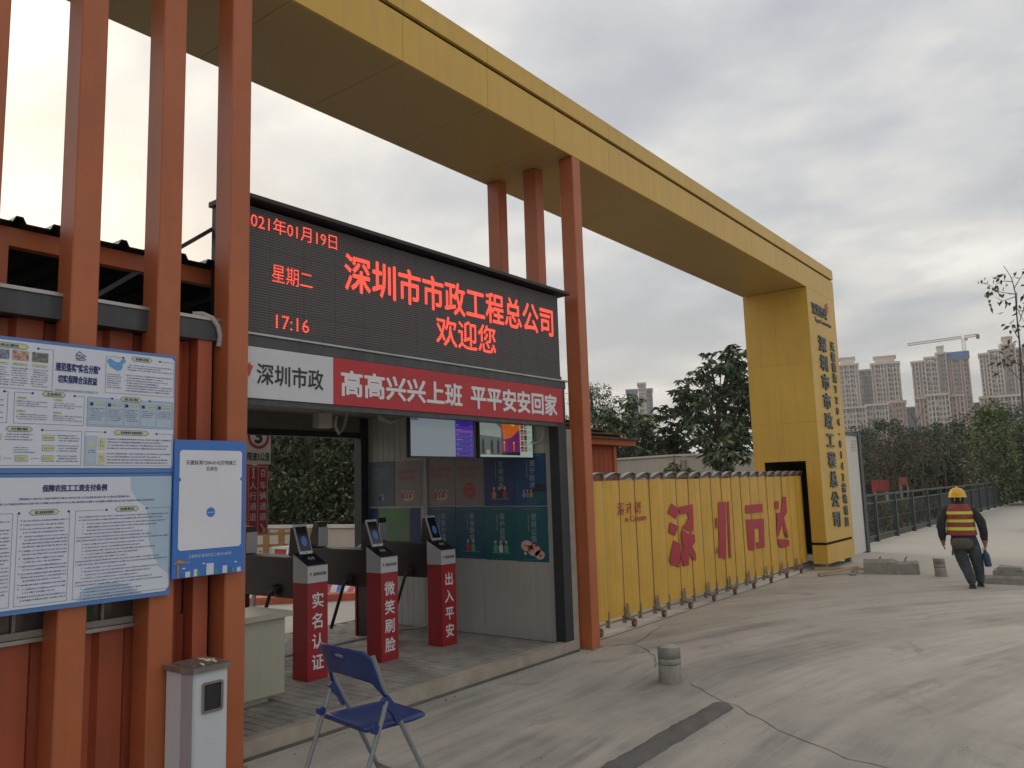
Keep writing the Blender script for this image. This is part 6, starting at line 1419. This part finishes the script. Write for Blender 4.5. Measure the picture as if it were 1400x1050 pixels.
# local: +Y forward (away), +X to the person's right
def skin_body():
    V = []; Rr = []; E_ = []
    def v(x, y, z, r, rr=None, par=None):
        V.append((x, y, z)); Rr.append((r, rr or r)); i = len(V)-1
        if par is not None: E_.append((par, i))
        return i
    pel = v(.03, 0, .80, .115, .10)
    sp = v(.015, .0, .95, .125, .10, pel); chs = v(0, .01, 1.13, .14, .10, sp); sh_ = v(0, .01, 1.27, .11, .08, chs); nk = v(0, .02, 1.345, .052, .05, sh_); hd = v(0, .03, 1.42, .072, .08, nk); ht = v(0, .03, 1.50, .078, .09, hd); v(0, .03, 1.555, .05, .06, ht)
    for s, elb, wr in ((-1, (-.262, -.04, .97), (-.255, .05, .755)), (1, (.295, -.01, .985), (.305, .02, .735))):
        a = v(s*.165, .01, 1.275, .068, None, sh_); b = v(s*.215, .0, 1.20, .07, None, a); c_ = v((s*.21+elb[0])/2+s*.01, -.015, 1.10, .076, None, b); d = v(*elb, .068, None, c_); e_ = v((elb[0]+wr[0])/2, (elb[1]+wr[1])/2, (elb[2]+wr[2])/2, .062, None, d); f_ = v(*wr, .044, None, e_)
        g_ = v(wr[0]*1.0, wr[1]+.01, wr[2]-.035, .026, .016, f_); h_ = v(wr[0], wr[1]+.015, wr[2]-.075, .030, .014, g_)
        for k, (dy, ln) in enumerate(((-.024, .055), (-.008, .066), (.008, .062), (.023, .048))):
            q = v(wr[0], wr[1]+.015+dy, wr[2]-.098, .0085, None, h_); w_ = v(wr[0]-s*.008, wr[1]+.018+dy, wr[2]-.098-ln*.5, .008, None, q); v(wr[0]-s*.024, wr[1]+.02+dy, wr[2]-.098-ln*.85, .007, None, w_)
        q = v(wr[0]-s*.010, wr[1]+.042, wr[2]-.060, .010, None, g_); v(wr[0]-s*.018, wr[1]+.052, wr[2]-.092, .0085, None, q)
    # legs: left (trailing, swinging behind and inward), right (forward)
    for pts in (((-.055, .0, .76, .105), (-.045, .03, .60, .098), (-.005, .04, .42, .08), (.04, -.02, .26, .068), (.082, -.08, .09, .055)),
                ((.115, .0, .76, .105), (.15, .03, .60, .095), (.18, .08, .42, .078), (.19, .14, .26, .067), (.195, .17, .10, .055))):
        p = pel
        for q in pts: p = v(q[0], q[1], q[2], q[3]*1.18, None, p)
        v(pts[-1][0], pts[-1][1]+.09, .05, .038, .03, p)
    me = bpy.data.meshes.new('body'); me.from_pydata(V, E_, []); o = bpy.data.objects.new('body', me); COL.objects.link(o)
    md = o.modifiers.new('s', 'SKIN'); md.use_smooth_shade = True; sv = me.skin_vertices[0].data
    for i, r in enumerate(Rr): sv[i].radius = r; sv[i].use_root = (i == 0)
    o.modifiers.new('u', 'SUBSURF').levels = 2
    dg = bpy.context.evaluated_depsgraph_get(); dg.update(); m2 = bpy.data.meshes.new_from_object(o.evaluated_get(dg)); bpy.data.objects.remove(o); m2.name = 'body'
    from mathutils import noise as mn
    for vv in m2.vertices:
        c_ = vv.co
        if .12 < c_.z < 1.30 and not (abs(c_.x) > .2 and c_.z < .78): a = mn.noise(c_*9+Vector((3, 1, 7)))*.011+mn.noise(Vector((c_.x*9, c_.y*9, c_.z*34)))*.008; vv.co = c_+vv.normal*a
    for k in ('jacket', 'jeans', 'skin'): m2.materials.append(M_[k])
    for p in m2.polygons:
        c_ = p.center; p.use_smooth = True; arm = (c_.x > .262 or c_.x < -.205) and c_.z < 1.0 and c_.z > .5
        p.material_index = 2 if (arm and c_.z < .755) or c_.z > 1.36 else (0 if arm or c_.z > .80 else 1)
    o = bpy.data.objects.new('body', m2); COL.objects.link(o); o.parent = pe
skin_body()
def loft(secs, k, n=24, name='x', parent=None, ks=None):
    mb = MB()
    for i in range(len(secs)-1):
        vs = []
        for (z, cx, cy, rx, ry) in (secs[i], secs[i+1]):
            vs += [(cx+rx*math.copysign(abs(math.cos(a))**.85, math.cos(a)), cy+ry*math.copysign(abs(math.sin(a))**.85, math.sin(a)), z+.0*i) for a in (2*math.pi*j/n for j in range(n))]
        mb.add(vs, [(j, (j+1) % n, n+(j+1) % n, n+j) for j in range(n)], (ks[i] if ks else k), True)
    return mb.build(name, parent, False)
zs = [.845, .90, .935, .985, 1.03, 1.075, 1.115, 1.155, 1.20, 1.245, 1.29, 1.325, 1.345]
rx = [.185, .182, .178, .174, .172, .172, .172, .174, .176, .176, .17, .125, .085]; ry = [.135, .132, .13, .13, .13, .132, .135, .135, .13, .122, .11, .09, .07]
yl = {2, 5, 8}
zs2 = [.845, .895, .94, 1.005, 1.055, 1.105, 1.14, 1.185, 1.235, 1.285, 1.325, 1.35]
rx2 = [.195, .190, .186, .180, .178, .176, .176, .178, .176, .172, .125, .080]; ry2 = [.145, .142, .140, .138, .138, .138, .138, .136, .128, .112, .095, .075]
# bands: red hem, yellow, red, yellow, red, yellow, red shoulders
zz = [.845, .925, .975, 1.055, 1.10, 1.185, 1.23, 1.29, 1.33, 1.35]
def itp(z, Z, Rv): return float(np.interp(z, Z, Rv))
secs = [(z, .008, .005, itp(z, zs2, rx2)*1.08, itp(z, zs2, ry2)*1.02) for z in zz]
loft(secs, None, 28, 'vest', pe, ['vest_red', 'vest_yellow', 'vest_red', 'vest_yellow', 'vest_red', 'vest_yellow', 'vest_red', 'vest_red', 'vest_red'])
loft([(.70, .03, .0, .158, .118), (.74, .03, .0, .165, .13), (.80, .025, .0, .165, .13), (.86, .02, .0, .168, .128)], 'jacket', 22, 'jacket_hem', pe)
lt = MB(); lt.lathe([(.092, .0), (.098, .03), (.10, .07), (.09, .10)], (0, .03, 1.385), 'hair_black', 18); lt.build('hair', pe, False)
nk_ = MB(); nk_.lathe([(.095, 0), (.088, .03), (.080, .055)], (0, .02, 1.325), 'jacket', 18); nk_.build('collar', pe, False)
hm = MB(); hm.lathe([(.128, -.012), (.133, -.004), (.122, .002), (.118, .03), (.108, .075), (.082, .118), (.045, .142), (.0, .150)], (0, .03, 1.468), 'helmet_yellow', 26)
hm.v = [(a, b_ if b_ < .1 else b_+(.03 if c_ < 1.475 else 0), c_) for a, b_, c_ in hm.v]; ho = hm.build('helmet', pe, False)
rb = MB(); rb.tube([(0, .03-.118, 1.50), (0, .03-.095, 1.57), (0, .03-.045, 1.617), (0, .03, 1.626), (0, .075, 1.617), (0, .125, 1.57)], .012, 'helmet_yellow', 8); rb.build('ridge', ho, False)
for s in (-1, 1): c = MB(); c.tube([(s*.10, .03, 1.47), (s*.085, .0, 1.41), (s*.06, .07, 1.36)], .008, 'pipe_grey', 6); c.build('strap', pe, False)
for x in (-.04, .035): c = MB(); c.tube([(x, -.062, 1.465), (x, -.066, 1.40)], .007, 'pipe_grey', 6); c.build('strap', pe, False)
bg_ = MB(); bg_.lathe([(.0, -.09), (.10, -.085), (.14, -.04), (.14, .03), (.11, .08), (.0, .09)], (0, 0, 0), 'bag_brown', 18); bg_.v = [(a*1.02+.0, b_*.42-.145, c_+.715-.25*a*0) for a, b_, c_ in bg_.v]; bg_.build('waist_bag', pe, False)
c = MB(); c.tube([(-.125, -.09, .66), (-.145, -.10, .52)], .014, 'bark', 6); c.build('tool_handle', pe, False)
for fx, fy, z, a in ((.082, -.075, .0, 0), (.195, .20, .0, 0)):
    bt = MB(); bt.add([], [], 'boot'); prof = [(-.085, .03, .075), (-.06, .042, .10), (-.01, .045, .115), (.05, .048, .085), (.11, .046, .06), (.145, .03, .045)]; vs = []; fs = []
    n = 10
    for (y_, w_, h_) in prof:
        for j in range(n):
            t_ = math.pi*j/(n-1); vs.append((fx+w_*math.cos(t_)*(1 if 0 < j < n-1 else 1.05), fy+y_, z+h_*math.sin(t_)+.004))
    for i in range(len(prof)-1):
        for j in range(n-1): q = i*n+j; fs.append((q, q+1, q+n+1, q+n))
        fs.append((i*n, (i+1)*n, (i+1)*n+n-1, i*n+n-1))
    fs += [tuple(range(n)), tuple(range(len(prof)*n-1, len(prof)*n-n-1, -1))]
    bt.add(vs, fs, 'boot', True); bt.build('boot', pe, False)
# bottle hangs from the right hand
bo = MB(); bo.lathe([(.0, 0), (.046, .005), (.052, .02), (.052, .06), (.049, .07), (.052, .08), (.052, .19), (.045, .215), (.028, .235), (.026, .26), (.0, .262)], (0, 0, 0), 'bottle_blue', 18)
bt_ = thing('water_bottle', 'large blue water bottle carried in the right hand of the worker', 'bottle', (0, 0, 0))
loc = Matrix.Rotation(face-math.pi/2, 3, 'Z') @ Vector((.345, .03, .335)); bt_.location = (PX_+loc.x, PY_+loc.y, loc.z); bt_.rotation_euler = (0, R(-7), face-math.pi/2)
bo.build('bottle_body', bt_, False)
c = MB(); c.tube([(-.02, 0, .255), (-.028, 0, .285), (-.010, 0, .305), (.015, 0, .30), (.02, 0, .255)], .006, 'text_black', 6); c.build('carry_loop', bt_, False)

# ------------------------------------------------------------------ haze
hz = MB(); hz.box(-910, 1110, -910, 1110, -1.2, 120, 'rail_grey'); ho = hz.build('haze'); ho.data.materials.clear()
hmt = bpy.data.materials.new('haze'); hmt.use_nodes = True; nt = hmt.node_tree; nt.nodes.clear(); o_ = nt.nodes.new('ShaderNodeOutputMaterial'); pv = nt.nodes.new('ShaderNodeVolumePrincipled')
pv.inputs['Density'].default_value = .0005; pv.inputs['Color'].default_value = (.86, .88, .9, 1); nt.links.new(pv.outputs[0], o_.inputs['Volume']); ho.data.materials.append(hmt); ho['kind'] = 'stuff'; ho['label'] = 'thin pale haze over the whole place'
